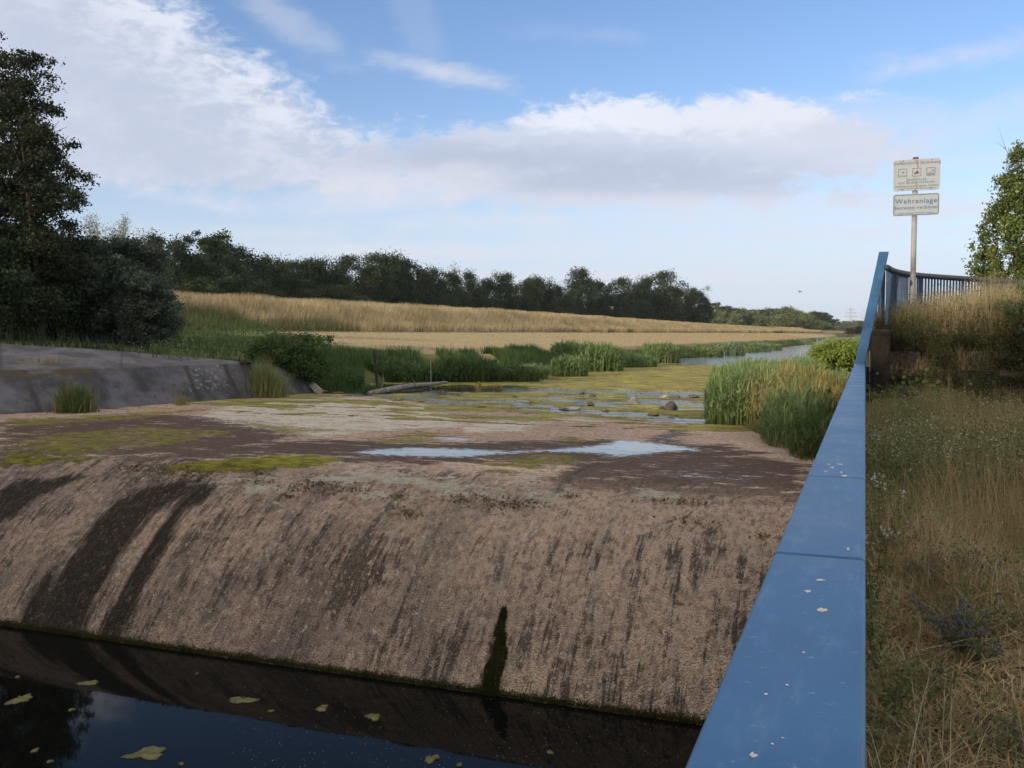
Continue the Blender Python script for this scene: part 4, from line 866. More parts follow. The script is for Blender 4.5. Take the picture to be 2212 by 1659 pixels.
# right bank
c0 = at_z(1572, 912, 0.0); reed_clump('reed_clump', c0+np.array([.25, 1.3, 0]), 1.05, 2.5, 1500, 1.72, .026, 'reed', 'dark fronted reed clump standing out of the shallow water by the right bank', 501, None, .12)
c0 = at_z(1690, 960, 0.0); reed_clump('reed_clump', c0+np.array([.25, 1.6, 0]), .85, 3.0, 1500, 1.45, .020, 'reed', 'yellow green grass and reed mass along the right bank beside the rail', 502, None, .28)
c0 = at_z(1735, 965, 0.2); reed_clump('reed_clump', c0+np.array([.2, .3, 0]), .5, 1.6, 800, .95, .018, 'weed', 'fresh green low weeds at the apron edge against the blue rail', 503, None, .35)
def mass(name, x0, x1, y0, y1, n, H, leafw, matl, label, cat='reeds', seed=1, top=1.8):
    r = np.random.default_rng(seed); y = r.uniform(y0, y1, n); f_ = r.uniform(0, 1, n); x = XR(y)+x0+f_*(x1-x0); z = np.maximum(ground_z(x, y), -.1); hh = np.minimum(H, np.maximum(top-z, .3))*np.clip((.65+.6*fbm(x*.5, y*.5, 3, seed))*(.5+.62*r.beta(2.2, 1.6, n)), .25, 1.1)
    P = np.stack([x, y, z], -1); v, q = reed_plants(P, hh, leafw, r); return tag(mesh(name, v, q, M[matl]), label, cat, kind='stuff')
mass('reed_bed', .0, 4.0, 27, 44, 5500, 1.75, .028, 'reed', 'pale green reed bed on the right bank behind the reed clump', seed=5, top=1.5)
mass('dry_reed_bed', .1, 2.4, 23.5, 32, 900, 1.3, .02, 'reed_dry', 'straw coloured reed grass mixed into the right bank reeds', seed=6)
mass('blue_reed_bed', .2, 7.0, 44, 75, 5200, 1.9, .035, 'reed_blue', 'blue green reed bed farther along the right bank', seed=7, top=1.25)
mass('distant_reed_bed', .2, 9.0, 75, 210, 5200, 2.5, .06, 'reed_blue', 'distant pale reed bed at the river bend on the right', seed=8, top=1.9)
for i, (dx, Z, H, rr, lbx) in enumerate([(1826,38,2.15,1.0,'yellow green leafy bush against the blue rail'), (1803,44,1.8,1.0,'yellow green bush left of the one against the rail'), (1838,31,2.15,.8,'low leafy bush nearest the kink of the blue rail')]):
    c0 = at_d(dx, 780, Z); zb = gz(c0[0], c0[1]); make_tree('leafy_bush', 520+i, max(.7, H-zb), rr, .1, 7, 150, 70, .32, .12, 'bush_yellow', .04, 'oak', 2, lbx, (c0[0], c0[1], zb), 'shrub', up=1.0)

# ------------------------------------------------------------------ rocks, log, posts in the river
def rock(dx, dy, wpx, hpx, matl, label, seed):
    c0 = at_z(dx, dy, 0.0); Z = c0[:2]@FW; s = wpx/F*Z*.5; h = hpx/F*Z
    r = np.random.default_rng(seed); bm = bmesh.new(); bmesh.ops.create_icosphere(bm, subdivisions=3, radius=1.0)
    pl = r.normal(size=(9, 3)); pl /= np.linalg.norm(pl, axis=1)[:, None]; of = r.uniform(.55, .95, 9)
    for v_ in bm.verts:
        c_ = np.array(v_.co)
        for n_, o_ in zip(pl, of):
            d_ = c_@n_-o_
            if d_ > 0: c_ = c_-n_*d_*.9
        c_ = c_*(1+.06*r.normal()); v_.co = c_*np.array([s, s*.85, h*.8])+np.array([0, 0, h*.15])
    me = bpy.data.meshes.new('rock'); bm.to_mesh(me); bm.free(); me.materials.append(M[matl])
    o = link('rock', me, None, tuple(c0)); o.rotation_euler = (0, 0, r.uniform(0, 6)); return tag(o, label, 'rock', 'rocks in the shallows above the weir')
rocks = [(1371,873,34,18,'rock_grey','pale grey flat topped rock, largest light stone in the shallows'), (1450,887,34,22,'rock_dark','dark pointed rock in front, right of the pale grey rock'), (1430,884,14,8,'rock_dark','small dark stone touching the dark pointed rock on its left'),
         (954,855,18,13,'rock_dark','dark stone below the fallen log end'), (1075,842,26,13,'rock_moss','straw yellow algae mound on a stone near the far reeds'), (1033,835,18,12,'rock_moss','smaller yellow algae mound left of the straw yellow one'), (1112,860,20,6,'rock_dark','flat dark stone awash in the blue ripple'),
         (1256,854,18,9,'rock_dark','dark stone left of a pair at the algae edge'), (1279,856,20,7,'rock_dark','dark flat stone right of a pair at the algae edge'), (1232,884,52,7,'rock_grey','long flat grey slab lying in the algae'), (1434,860,28,10,'rock_grey','grey stone behind the dark pointed rock'),
         (1460,861,30,8,'rock_dark','long low stone behind the dark pointed rock, right of the grey one'), (1497,861,28,10,'rock_dark','brown stone at the foot of the right bank reeds'), (1410,896,34,7,'rock_moss','algae coated stone in front of the dark pointed rock'), (1275,876,20,9,'rock_moss','brown algae covered stone between slab and pale grey rock'),
         (1186,853,10,4,'rock_dark','tiny dark stone in the ripple at middle distance'), (1150,872,16,6,'rock_moss','small algae mound left of the long flat slab'), (1310,888,18,5,'rock_moss','small algae mound right of the long flat slab'), (860,866,30,8,'rock_moss','low algae heap in front of the fallen log'), (905,868,30,7,'rock_moss','low algae heap right of the one before the log'),
         (1345,858,16,7,'rock_moss','yellow brown stone behind the pale grey rock'), (1040,880,26,5,'rock_moss','flat algae clot at the edge of the dry apron')]
for i, a in enumerate(rocks): rock(*a, 600+i)
mb = MB(); a = at_z(798, 850, .04); b = at_z(965, 826, .22); mid_ = .5*(a+b)+np.array([0, 0, .05]); mb.tube([a, a*.7+b*.3+np.array([0, 0, .06]), mid_+np.array([0, 0, .04]), a*.25+b*.75+np.array([0, 0, .02]), b], [.12, .125, .115, .10, .06], 12)
mb.tube([a*.45+b*.55, a*.45+b*.55+np.array([.1, -.2, .28])], [.03, .015], 6)
tag(mb.build('log', M['log'], None, True), 'pale weathered log lying half in the water before the reeds', 'log')
c0 = at_z(816, 842, 0.0); tp = at_d(808, 756, c0[:2]@FW); mb = MB(); mb.tube([c0-np.array([0, 0, .3]), c0*.5+tp*.5, tp], [.075, .07, .065], 4); tag(bevel(mb.build('wooden_post', M['post']), .01), 'black leaning wooden post standing by the log end', 'post')
c0 = at_z(931, 824, 0.1); tp = at_d(930, 767, c0[:2]@FW); mb = MB(); mb.tube([c0-np.array([0, 0, .3]), tp], .022, 6); tag(mb.build('stake', M['stick']), 'thin grey stake upright behind the middle of the log', 'stake')
c0 = at_z(824, 838, 0.0); tp = at_d(812+14, 804, c0[:2]@FW); mb = MB(); mb.tube([c0, .5*(c0+tp)+np.array([.1, 0, 0]), tp], [.02, .014, .006], 5); mb.tube([.5*(c0+tp)+np.array([.1, 0, 0]), tp+np.array([-.25, 0, -.1])], [.01, .004], 4); tag(mb.build('dead_branch', M['stick']), 'thin dead branch leaning beside the black post', 'branch')
tuft(800, 846, .02, 260, .45, .03, .18, [('weed', 1., 'foliage')], 'small green weed at the foot of the black post')

# ------------------------------------------------------------------ blue railing
def rail_z(y): return CAMZ-.435-.0055*y
RW = .18; YK = 18.2
rl = empty('blue_railing', (0, 0, 0), 'blue steel railing with broad flat cap running past the viewer and kinking up', 'railing')
def cap(y0, y1):
    mb = MB(); z0 = rail_z(y0); z1 = rail_z(y1); th = .07
    a_, b_ = -.166, .009; v = [(a_,y0,z0-th),(b_,y0,z0-th),(b_,y1,z1-th),(a_,y1,z1-th),(a_,y0,z0),(b_,y0,z0),(b_,y1,z1),(a_,y1,z1)]
    mb.add(v, [(0,3,2,1),(4,5,6,7),(0,1,5,4),(1,2,6,5),(2,3,7,6),(3,0,4,7)]); return bevel(mb.build('handrail', M['blue'], rl), .009, 3)
cap(-2.5, 1.985); cap(1.991, 3.15); cap(3.1515, YK)
E1 = at_d(1920, 543, 18.35); k0 = np.array([.009, YK+.004, rail_z(YK)])
# rising cap up the steps
ex = np.array([.175, 0, 0]); th = np.array([0, .062, -.03]); k1 = E1
mb = MB(); v = [k0-ex, k0, k0+th, k0-ex+th, k1-ex, k1, k1+th, k1-ex+th]
mb.add(v, [(0,1,2,3),(4,7,6,5),(0,4,5,1),(1,5,6,2),(2,6,7,3),(3,7,4,0)]); bevel(mb.build('rising_handrail', M['blue'], rl), .009, 2)
mb = MB(); w0 = np.array([-.05, .06, -.05]); d0 = np.array([.0, .22, -.05])
v = [k0+w0+np.array([-.06, 0, 0]), k0+w0, k0+w0+d0, k0+w0+d0-np.array([.06, 0, 0]), k1+w0+np.array([-.06, 0, -.1]), k1+w0+np.array([0, 0, -.1]), k1+w0+d0+np.array([0, 0, -.1]), k1+w0+d0+np.array([-.06, 0, -.1])]
mb.add(v, [(0,1,2,3),(4,7,6,5),(0,4,5,1),(1,5,6,2),(2,6,7,3),(3,7,4,0)]); mb.build('web_plate', M['blue_dark'], rl)
mb = MB(); mb.box((-.12, -2.5, 1.16), (-.06, YK-.3, 1.22)); mb.build('bottom_rail', M['blue'], rl)
proto = None
for y in np.arange(-2.4, YK-.2, .14):
    zt = rail_z(y)-.071
    if proto is None: mb = MB(); mb.box((-.102, -.012, 1.221), (-.078, .012, zt)); proto = mb.build('baluster', M['blue'], rl); proto.location = (0, y, 0)
    elif y < 11.4: c_ = proto.copy(); COL.objects.link(c_); c_.parent = rl; c_.location = (0, y, -.0055*(y+2.4)-.004)
mb = MB()
for y in np.arange(11.4, YK-.2, .14): mb.box((-.102, y-.012, 1.221), (-.078, y+.012, rail_z(y)-.071))
tag(mb.build('far_balusters', M['blue'], rl), kind='stuff')
for y in (-1.2, 1.3, 3.8, 6.3, 8.8, 11.3, 13.8, 16.3): mb = MB(); mb.box((-.13, y+.05-.03, .98), (-.05, y+.05+.03, rail_z(y)-.072)); mb.build('post', M['blue'], rl)
# lower plates of the rising part: end post and struts
mb = MB(); mb.tube([np.array([.03, YK+.12, 1.0]), np.array([.03, YK+.12, 2.0])], .05, 4); mb.tube([np.array([E1[0]-.1, E1[1]+.1, 2.5]), E1+np.array([-.1, .08, -.1])], .05, 4)
for f_ in np.linspace(.1, .9, 8):
    pp = k0*(1-f_)+k1*f_; mb.tube([pp+np.array([-.08, .28, -.05]), pp+np.array([-.08, .28, -.75])], .012, 4)
mb.build('stair_struts', M['blue_dark'], rl)
# droppings and scuffs
dp = [(1745,1278,16,7),(1776,1318,26,9),(1628,1632,22,11),(1772,1253,22,4),(1640,1254,24,3),(1736,1410,9,4),(1905,1345,1,1),(1824,1118-90,14,5),(1818,1020,5,5),(1797,1010,12,3),(1815,1003,16,3),(1790,1003,10,2),(1784,1018,14,2),(1832,1186,6,7),(1700,1480,8,4),(1655,1500,10,4),(1668,1608,8,4),(1690,1595,10,3)]
mb = MB()
for i, (a, b, wp, hp) in enumerate(dp):
    if a > 1868: continue
    zr = 2.15; 
    for _ in range(4): c0 = at_z(a, b, zr); zr = rail_z(c0[1])
    if not -.155 < c0[0] < 0: continue
    s = wp/F*(c0[:2]@FW)*.4; sy = hp/F*(c0[:2]@FW)**2/.435*.5; r = np.random.default_rng(i); nn = 14; an = np.linspace(0, 6.283, nn, endpoint=False); rd = 1+.25*r.normal(size=nn)
    v = np.concatenate([np.stack([c0[0]+np.cos(an)*rd*s*k_, c0[1]+np.sin(an)*rd*sy*k_, np.full(nn, zr+zz_)], -1) for k_, zz_ in ((1, .0005), (.8, .0009))]+[np.array([[c0[0], c0[1], zr+.0011]])])
    mb.add(v, [(j, (j+1) % nn, nn+(j+1) % nn, nn+j) for j in range(nn)], [(2*nn, nn+j, nn+(j+1) % nn) for j in range(nn)])
mb.build('dropping_stains', M['drop'], rl, True)

# abutment wall carrying the railing
aw = empty('abutment_wall', (0, 0, 0), 'concrete abutment wall under the blue railing', 'wall')
mb = MB(); mb.box((-.34, -6, -4.5), (.06, 18.35, .985)); bevel(mb.build('wall_body', M['abut'], aw), .03)
mb = MB(); mb.box((-.34, 18.36, -1.0), (.06, 19.8, 1.0)); bevel(mb.build('wall_end', M['abut'], aw), .03)

# stepped stone wall
stp = empty('stone_steps', (0, 18, 1.1), 'stepped mossy stone wall overgrown with weeds beyond the railing', 'stone wall')
r = np.random.default_rng(3)
for c_ in range(5):
    y0 = 17.75+c_*.36; z0 = 1.0+c_*.315; z1 = 1.0+(c_+1)*.315; x = .12; mb = MB()
    while x < 5.5:
        wd = r.uniform(.45, .95); dz = r.normal(0, .012); dy = r.normal(0, .02)
        nx, nz = 8, 5; gx_, gz_ = np.meshgrid(np.linspace(x+.012, min(x+wd, 5.6)-.012, nx), np.linspace(z0-.05, z1+dz, nz), indexing='ij')
        fr = y0+dy-.035*np.minimum(1, 3*np.minimum((gx_-x)/wd, 1-(gx_-x)/wd))+.05*(fbm(gx_*6, gz_*6, 3, c_)-.5)
        vf = np.stack([gx_, fr, gz_], -1).reshape(-1, 3); vt = np.stack([gx_[:, -1], np.full(nx, y0+.5), gz_[:, -1]+.0], -1)
        q_ = grid_faces(nx, nz); base = nx*nz; q2 = [(i*nz+nz-1, (i+1)*nz+nz-1, base+i+1, base+i) for i in range(nx-1)]
        vl = np.array([[gx_[0, 0], y0+.5, z0-.05], [gx_[-1, 0], y0+.5, z0-.05]])
        mb.add(np.concatenate([vf-np.array([0, 18, 1.1]), vt-np.array([0, 18, 1.1])]), np.concatenate([q_, np.array(q2)])); x += wd
    mb.build('stone_course', M['stone'], stp)
mb = MB(); mb.box((.10, -.05, -.1), (.42, 1.9, 1.56)); o = bevel(mb.build('end_pier', M['stone_dark'], stp), .06, 2)
sub = o.modifiers.new('s', 'SUBSURF'); sub.subdivision_type = 'SIMPLE'; sub.levels = sub.render_levels = 3
tx = bpy.data.textures.new('rough', 'CLOUDS'); tx.noise_scale = .18; dm = o.modifiers.new('d', 'DISPLACE'); dm.texture = tx; dm.strength = .07

# ------------------------------------------------------------------ sign
SB = at_d(1971, 660, 18.2); SX, SY = SB[0], SB[1]
sg = empty('warning_sign', (SX, SY, 2.5), 'two white weir warning boards on a grey steel post above the stone steps', 'sign')
ztop = at_d(1978, 340, 18.2)[2]-2.5
mb = MB(); mb.tube([(0, 0, -.3), (0, 0, ztop-.12)], .05, 14); mb.build('post', M['galv'], sg, True)
mb = MB(); mb.tube([(0, 0, ztop-.118), (0, 0, ztop)], .052, 14); mb.build('post_cap', M['rust'], sg, True)
def board(name, zc, wd, ht, rad, m, tilt=0.0, par=sg):
    pts = []
    for cx_, cz_, a0 in ((wd/2-rad, ht/2-rad, 0), (-wd/2+rad, ht/2-rad, 90), (-wd/2+rad, -ht/2+rad, 180), (wd/2-rad, -ht/2+rad, 270)):
        for k_ in range(7): a = R(a0+15*k_); pts.append((cx_+rad*math.cos(a), cz_+rad*math.sin(a)))
    n_ = len(pts); v = [(x_, 0, z_) for x_, z_ in pts]+[(x_, .012, z_) for x_, z_ in pts]
    me = bpy.data.meshes.new(name); me.from_pydata(v, [], [tuple(range(n_))[::-1], tuple(range(n_, 2*n_))]+[(i, (i+1) % n_, n_+(i+1) % n_, n_+i) for i in range(n_)]); me.materials.append(m); me.update()
    o = link(name, me, par, (0.02, -.072, zc)); o.rotation_euler = (0, tilt, 0); return o
S_ = 18.2/F
zt = at_d(1978, 379, 18.2)[2]-2.5; zbm = at_d(1976, 443, 18.2)[2]-2.5
b1 = board('upper_board', zt, 92*S_, 66*S_, .05, M['sign']); b2 = board('lower_board', zbm, 91*S_, 46*S_, .045, M['sign'])
b1['label'] = 'faded upper board with pictograms and rust stain'; b2['label'] = 'lower board with blue border and lettering'
def text(s, zc, size, m, par, name='lettering', bold=.0, x=0.0):
    cu = bpy.data.curves.new(name, 'FONT'); cu.body = s; cu.size = size; cu.align_x = 'CENTER'; cu.align_y = 'CENTER'; cu.extrude = .001; cu.offset = bold; cu.space_character = 1.18
    ob = bpy.data.objects.new(name, cu); COL.objects.link(ob); dg = bpy.context.evaluated_depsgraph_get(); me = bpy.data.meshes.new_from_object(ob.evaluated_get(dg)); bpy.data.objects.remove(ob)
    me.materials.clear(); me.materials.append(m); o = link(name, me, par, (x, -.003, zc)); o.rotation_euler = (R(90), 0, 0); return o
text('Gefährliche Strömung', .225, .078, M['sign_grey'], b1, bold=.001)
text('Bootfahren', -.085, .066, M['sign_grey'], b1); text('und Baden verboten', -.138, .066, M['sign_grey'], b1); text('Umtragen auf eigene Gefahr', -.205, .056, M['sign_grey'], b1)
text('Gewässer-Direktion SOR Bereich Offenburg', -.252, .030, M['sign_grey'], b1)
text('Wehranlage', .065, .128, M['sign_blue'], b2, bold=.0015); text('Betreten verboten', -.055, .088, M['sign_blue'], b2, bold=.001); text('Gewässer-Direktion SOR Bereich Offenburg', -.158, .030, M['sign_blue'], b2)
def frame(par, wd, ht, th, m, name, x=0, z=0, rad=.0):
    mb = MB()
    if rad:
        pts = []
        for cx_, cz_, a0 in ((wd/2-rad, ht/2-rad, 0), (-wd/2+rad, ht/2-rad, 90), (-wd/2+rad, -ht/2+rad, 180), (wd/2-rad, -ht/2+rad, 270)):
            for k_ in range(7): a = R(a0+15*k_); pts.append((math.cos(a), math.sin(a), cx_, cz_))
        n_ = len(pts); v = [(p_[2]+rad*p_[0], -.003, p_[3]+rad*p_[1]) for p_ in pts]+[(p_[2]+(rad-th)*p_[0], -.003, p_[3]+(rad-th)*p_[1]) for p_ in pts]
        mb.add(v, [(i, (i+1) % n_, n_+(i+1) % n_, n_+i) for i in range(n_)])
    else:
        mb.box((x-wd/2, -.004, z-ht/2), (x+wd/2, -.001, z-ht/2+th)); mb.box((x-wd/2, -.004, z+ht/2-th), (x+wd/2, -.001, z+ht/2))
        mb.box((x-wd/2, -.004, z-ht/2+th), (x-wd/2+th, -.001, z+ht/2-th)); mb.box((x+wd/2-th, -.004, z-ht/2+th), (x+wd/2, -.001, z+ht/2-th))
    return mb.build(name, m, par)
frame(b2, 91*S_-.02, 46*S_-.02, .013, M['sign_blue'], 'border', rad=.04)
for i, x in enumerate((-.245, .0, .245)):
    f_ = frame(b1, .15, .15, .008, M['sign_grey'], 'pictogram', x, .05); mb = MB()
    if i == 0:
        for px_, pz in ((.0, .012), (.03, .014), (.016, -.006)): mb.tube([(x+px_-.008, -.004, .05+pz), (x+px_-.008, -.002, .05+pz)], .011, 8)
        mb.box((x-.05, -.004, -.002), (x+.05, -.002, .003))
    elif i == 1:
        mb.add([(x-.055, -.003, .045), (x+.055, -.003, .045), (x+.03, -.003, .02), (x-.03, -.003, .02)], [(0, 1, 2, 3)]); mb.add([(x-.02, -.0032, .045), (x+.03, -.0032, .05), (x+.012, -.0032, .092)], None, [(0, 1, 2)]); mb.add([(x-.045, -.0034, -.005), (x-.01, -.0034, .02), (x-.02, -.0034, .03)], None, [(0, 1, 2)])
    else:
        for k_ in range(3): mb.box((x-.06, -.004, -.01+.014*k_), (x+.06, -.002, -.004+.014*k_))
        mb.add([(x+.01, -.003, .055), (x+.04, -.003, .082), (x+.065, -.003, .058), (x+.055, -.003, .05), (x+.04, -.003, .066), (x+.02, -.003, .048)], [(0, 1, 4, 5), (1, 2, 3, 4)])
    mb.build('symbol', M['sign_grey'] if i != 1 else M['sign_red'], f_)
mb = MB(); mb.add([(-.012, -.002, .27), (.035, -.002, .27), (.028, -.002, .13), (.004, -.002, .13)], [(3, 2, 1, 0)]); mb.add([(-.015, -.002, -.12), (.02, -.002, -.12), (.02, -.002, -.26), (-.01, -.002, -.25)], [(3, 2, 1, 0)]); mb.build('rust_stain', M['sign_stain'], b1)
mb = MB()
for b_, zz_ in ((0, .27), (0, -.27)):
    for x in (-.24, .26, -.02): mb.tube([(x, -.006, zz_), (x, -.001, zz_)], .009, 8)
mb.build('bolts', M['rust'], b1)
mb = MB()
for zz_ in (.19, -.19):
    for x in (-.24, .24): mb.tube([(x, -.006, zz_), (x, -.001, zz_)], .008, 8)
mb.build('bolts', M['rust'], b2)
mb = MB()
for z in (zt+.2, zt-.2, zbm+.12, zbm-.12): mb.box((-.09, -.059, z-.02), (.09, .06, z+.02))
mb.build('clamp', M['galv'], sg)

# ------------------------------------------------------------------ curved railing on the platform
cr = empty('curved_railing', (0, 0, 0), 'blue curved bar railing with dark handrail on top of the platform', 'railing')
ctrl = [at_d(1916, 577, 17.7), at_d(1930, 583, 18.2), at_d(1950, 590, 18.9), at_d(1985, 595.5, 19.7), at_d(2030, 599.5, 20.4), at_d(2090, 604, 21.2), at_d(2150, 608, 22.0), at_d(2230, 612, 22.9), at_d(2330, 616, 23.9)]
ctrl = np.array(ctrl); zr_ = CAMZ+1.21; ctrl[:, 2] = np.array([at_d(1106, 720, 20)[2]]*len(ctrl))
# keep one height for the whole rail: slide every point along its ray
def slide(dx, dy): return at_z(dx, dy, zr_)
cp = [slide(1916, 578), slide(1925, 583), slide(1940, 588), slide(1960, 592), (slide(1990, 595.5)), slide(2030, 598.5), slide(2075, 601.5), slide(2130, 605), slide(2200, 609), slide(2290, 613)]
cp = np.array(cp); sl = np.concatenate([[0], np.cumsum(np.linalg.norm(np.diff(cp, axis=0), axis=1))]); L = sl[-1]
def cpt(s): return np.array([np.interp(s, sl, cp[:, k]) for k in range(3)])
mb = MB(); pts = [cpt(s) for s in np.linspace(0, L, 60)]; mb.tube(pts, .058, 8); mb.build('handrail', M['black_rail'], cr, True)
mb = MB(); mb.tube([p_-np.array([0, 0, 1.05]) for p_ in pts], .022, 6); mb.build('bottom_rail', M['blue_dark'], cr, True)
pr = None
for i, s in enumerate(np.arange(.08, L, .13)):
    p_ = cpt(s)
    if i % 14 == 8:
        mb = MB(); mb.box((-.03, -.03, -1.25), (.03, .03, -.03)); o = mb.build('post', M['blue_dark'], cr); o.location = p_
    elif pr is None: mb = MB(); mb.box((-.022, -.012, -1.04), (.022, .012, -.03)); pr = mb.build('baluster', M['blue_dark'], cr); pr.location = p_
    else: o = pr.copy(); COL.objects.link(o); o.parent = cr; o.location = p_; d_ = cpt(min(s+.05, L))-p_; o.rotation_euler = (0, 0, math.atan2(d_[1], d_[0]))

# ------------------------------------------------------------------ right hand vegetation
def wedge(n, y0, y1, x0=.05, k=.15, extra=.5, r=rng, pw=1.0):
    y = y0+(y1-y0)*r.uniform(0, 1, n)**pw; x = x0+r.uniform(0, 1, n)*(k*y+extra-x0); return x, y
# matted straw on the ground
x, y = wedge(60000, 2.2, 18, pw=.8); z = ground_z(x, y); n = len(x)
P = np.stack([x, y, z+rng.uniform(0, .06, n)], -1); a = rng.uniform(0, 6.283, n); Ls = rng.uniform(.06, .32, n); d_ = np.stack([np.cos(a), np.sin(a), rng.normal(0, .18, n)], -1)*Ls[:, None]
s_ = np.stack([-np.sin(a), np.cos(a), np.zeros(n)], -1)*rng.uniform(.0012, .003, n)[:, None]; mdl = P+d_*.5+np.stack([np.zeros(n), np.zeros(n), rng.uniform(.0, .05, n)], -1)
V_ = np.stack([P-s_, P+s_, mdl-s_, mdl+s_, P+d_-s_*.4, P+d_+s_*.4], 1).reshape(-1, 3); b = np.arange(n)*6
Q_ = np.concatenate([np.stack([b, b+1, b+3, b+2], -1), np.stack([b+2, b+3, b+5, b+4], -1)])
tag(mesh('straw_mat', V_, Q_, M['straw_near']), 'matted dry straw lying on the ground right of the railing', 'straw', kind='stuff')
# standing dry and green grass
x, y = wedge(30000, 2.4, 17.8, pw=.75); hh = (.10+.5*np.clip((y-5)/8, 0, 1)*fbm(x*.9, y*.9, 3, 15)+.18*fbm(x*2, y*2, 2, 3))*rng.uniform(.5, 1.1, len(x))*(.45+2.0*fbm(x*2.2, y*1.3, 3, 66)**2); sel = rng.random(len(x)) < np.clip(.72-.25*(fbm(x*.8, y*.6, 3, 99)-.5)*4, .25, .9)
P = np.stack([x, y, ground_z(x, y)], -1)
v, q = blades(P[sel], hh[sel]*1.15, rng.uniform(.002, .0055, sel.sum()), .45, 3); tag(mesh('dry_grass', v, q, M['straw_near']), 'standing dry grass on the strip right of the railing', 'grass', kind='stuff')
s2 = ~sel; v1 = blades(P[s2], hh[s2], rng.uniform(.003, .008, s2.sum()), .5, 3)
lp = np.repeat(P[s2], 3, 0); lh = np.repeat(hh[s2], 3); lp = lp+np.stack([rng.normal(0, .03, len(lp)), rng.normal(0, .03, len(lp)), lh*rng.uniform(.1, .9, len(lp))], -1); v2 = cards(lp, rng.uniform(.012, .04, len(lp)))
v, q = join([v1, v2]); tag(mesh('green_weeds', v, q, M['grass_green']), 'green leafy weeds mixed into the dry grass right of the railing', 'weeds', kind='stuff')
r2 = np.random.default_rng(77); n = 30000; y = r2.uniform(.5, 17.8, n); x = .15*y+.45+3.6*r2.uniform(0, 1, n)**1.3; P = np.stack([x, y, ground_z(x, y)], -1); hh = (.10+.45*fbm(x*.9, y*.9, 3, 15))*r2.uniform(.5, 1.1, n)
v, q = blades(P, hh, r2.uniform(.004, .009, n), .6, 3, r=r2); tag(mesh('verge_grass', v, q, M['straw_near']), 'dry grass on the wider verge beyond the strip by the railing', 'grass', kind='stuff')
# seeding, white tufted fleabane band
x, y = wedge(5200, 9.0, 16.5); keep_ = fbm(x*.9, y*.5, 3, 29) > .40; x, y = x[keep_], y[keep_]; hh = rng.uniform(.28, .62, len(x))*(.7+.5*fbm(x, y, 2, 7)); P = np.stack([x, y, ground_z(x, y)], -1)
v1 = blades(P, hh, .006, .25, 3); lp = np.repeat(P, 9, 0); lp = lp+np.stack([rng.normal(0, .04, len(lp)), rng.normal(0, .04, len(lp)), np.repeat(hh, 9)*rng.uniform(.15, 1.0, len(lp))], -1); v, q = join([v1, cards(lp, rng.uniform(.015, .045, len(lp)))])
tag(mesh('tall_weeds', v, q, M['grass_green']), 'band of knee high branching weeds before the stone steps', 'weeds', kind='stuff')
tp_ = np.repeat(P[::2], 3, 0)+np.stack([rng.normal(0, .05, len(P[::2])*3), rng.normal(0, .05, len(P[::2])*3), np.repeat(hh[::2], 3)*rng.uniform(.8, 1.02, len(P[::2])*3)], -1)
tp_ = tp_[rng.random(len(tp_)) < .20]; v, q = cards(np.repeat(tp_, 2, 0)+rng.normal(0, .006, (2*len(tp_), 3)), .016, aspect=.9)
tag(mesh('white_blossoms', v, q, M['white_flower']), 'small whitish seed heads on the weeds before the stone steps', 'flowers', kind='stuff')
# tall single grass stems at right
x, y = wedge(2600, 7, 16); sel = x > .07*y+.15*rng.normal(size=len(x)); x, y = x[sel], y[sel]; P = np.stack([x, y, ground_z(x, y)], -1)
v, q = blades(P, rng.uniform(.4, .85, len(P)), .005, .2, 4, wind=(-.12, 0)); tag(mesh('tall_straw', v, q, M['straw_near']), 'tall upright straw stems at the right edge', 'grass', kind='stuff')
for nm, mt_, n0, hmin, hmax, lbl in (('leafy_clumps', 'near_weed', 46, .10, .28, 'low dark leafy clumps scattered in the straw right of the railing'), ('bleached_stalks', 'bleached', 60, .15, .5, 'pale bleached stalks leaning over the straw right of the railing')):
    x, y = wedge(n0, 2.6, 14, pw=.7); parts = []
    for a_, b_ in zip(x, y):
        k = 26 if nm == 'leafy_clumps' else 12; z_ = gz(a_, b_); P = np.stack([a_+rng.normal(0, .09, k), b_+rng.normal(0, .09, k), np.full(k, z_)], -1); h_ = rng.uniform(hmin, hmax, k); parts.append(blades(P, h_, .004 if k == 26 else .003, .8, 3))
        if k == 26: lp = np.repeat(P, 7, 0)+np.stack([rng.normal(0, .03, 7*k), rng.normal(0, .03, 7*k), np.repeat(h_, 7)*rng.uniform(.1, .9, 7*k)], -1); parts.append(cards(lp, rng.uniform(.015, .045, 7*k), aspect=.4))
    v, q = join(parts); tag(mesh(nm, v, q, M[mt_]), lbl, 'weeds', kind='stuff')
# viper's bugloss plants
def bugloss(dx, dy, h, label, seed, nst=7):
    c0 = at_z(dx, dy, 1.12); r = np.random.default_rng(seed); o = empty('bugloss_plant', tuple(c0), label, 'flower', 'violet flowering plants right of the railing'); mb = MB(); lv = []; fl = []
    for k_ in range(nst):
        a = r.uniform(0, 6.28); e = np.array([math.cos(a)*h*r.uniform(.2, .8), math.sin(a)*h*r.uniform(.2, .8), h*r.uniform(.6, 1.0)]); m1 = e*.5+np.array([0, 0, h*.08]); mb.tube([(0, 0, 0), m1, e], [.005, .004, .002], 5)
        t_ = r.uniform(.1, 1, 42)[:, None]; lv.append(e*t_+r.normal(0, .018, (42, 3))); t_ = r.uniform(.45, 1, 11)[:, None]; fl.append(e*t_+r.normal(0, .014, (11, 3)))
    mb.build('stem', M['grass_green'], o); v, q = cards(np.concatenate(lv), .034, r, aspect=.25); mesh('foliage', v, q, M['near_weed'], o); v, q = cards(np.concatenate(fl), .014, r, aspect=.8); mesh('blossom', v, q, M['violet_flower'], o)
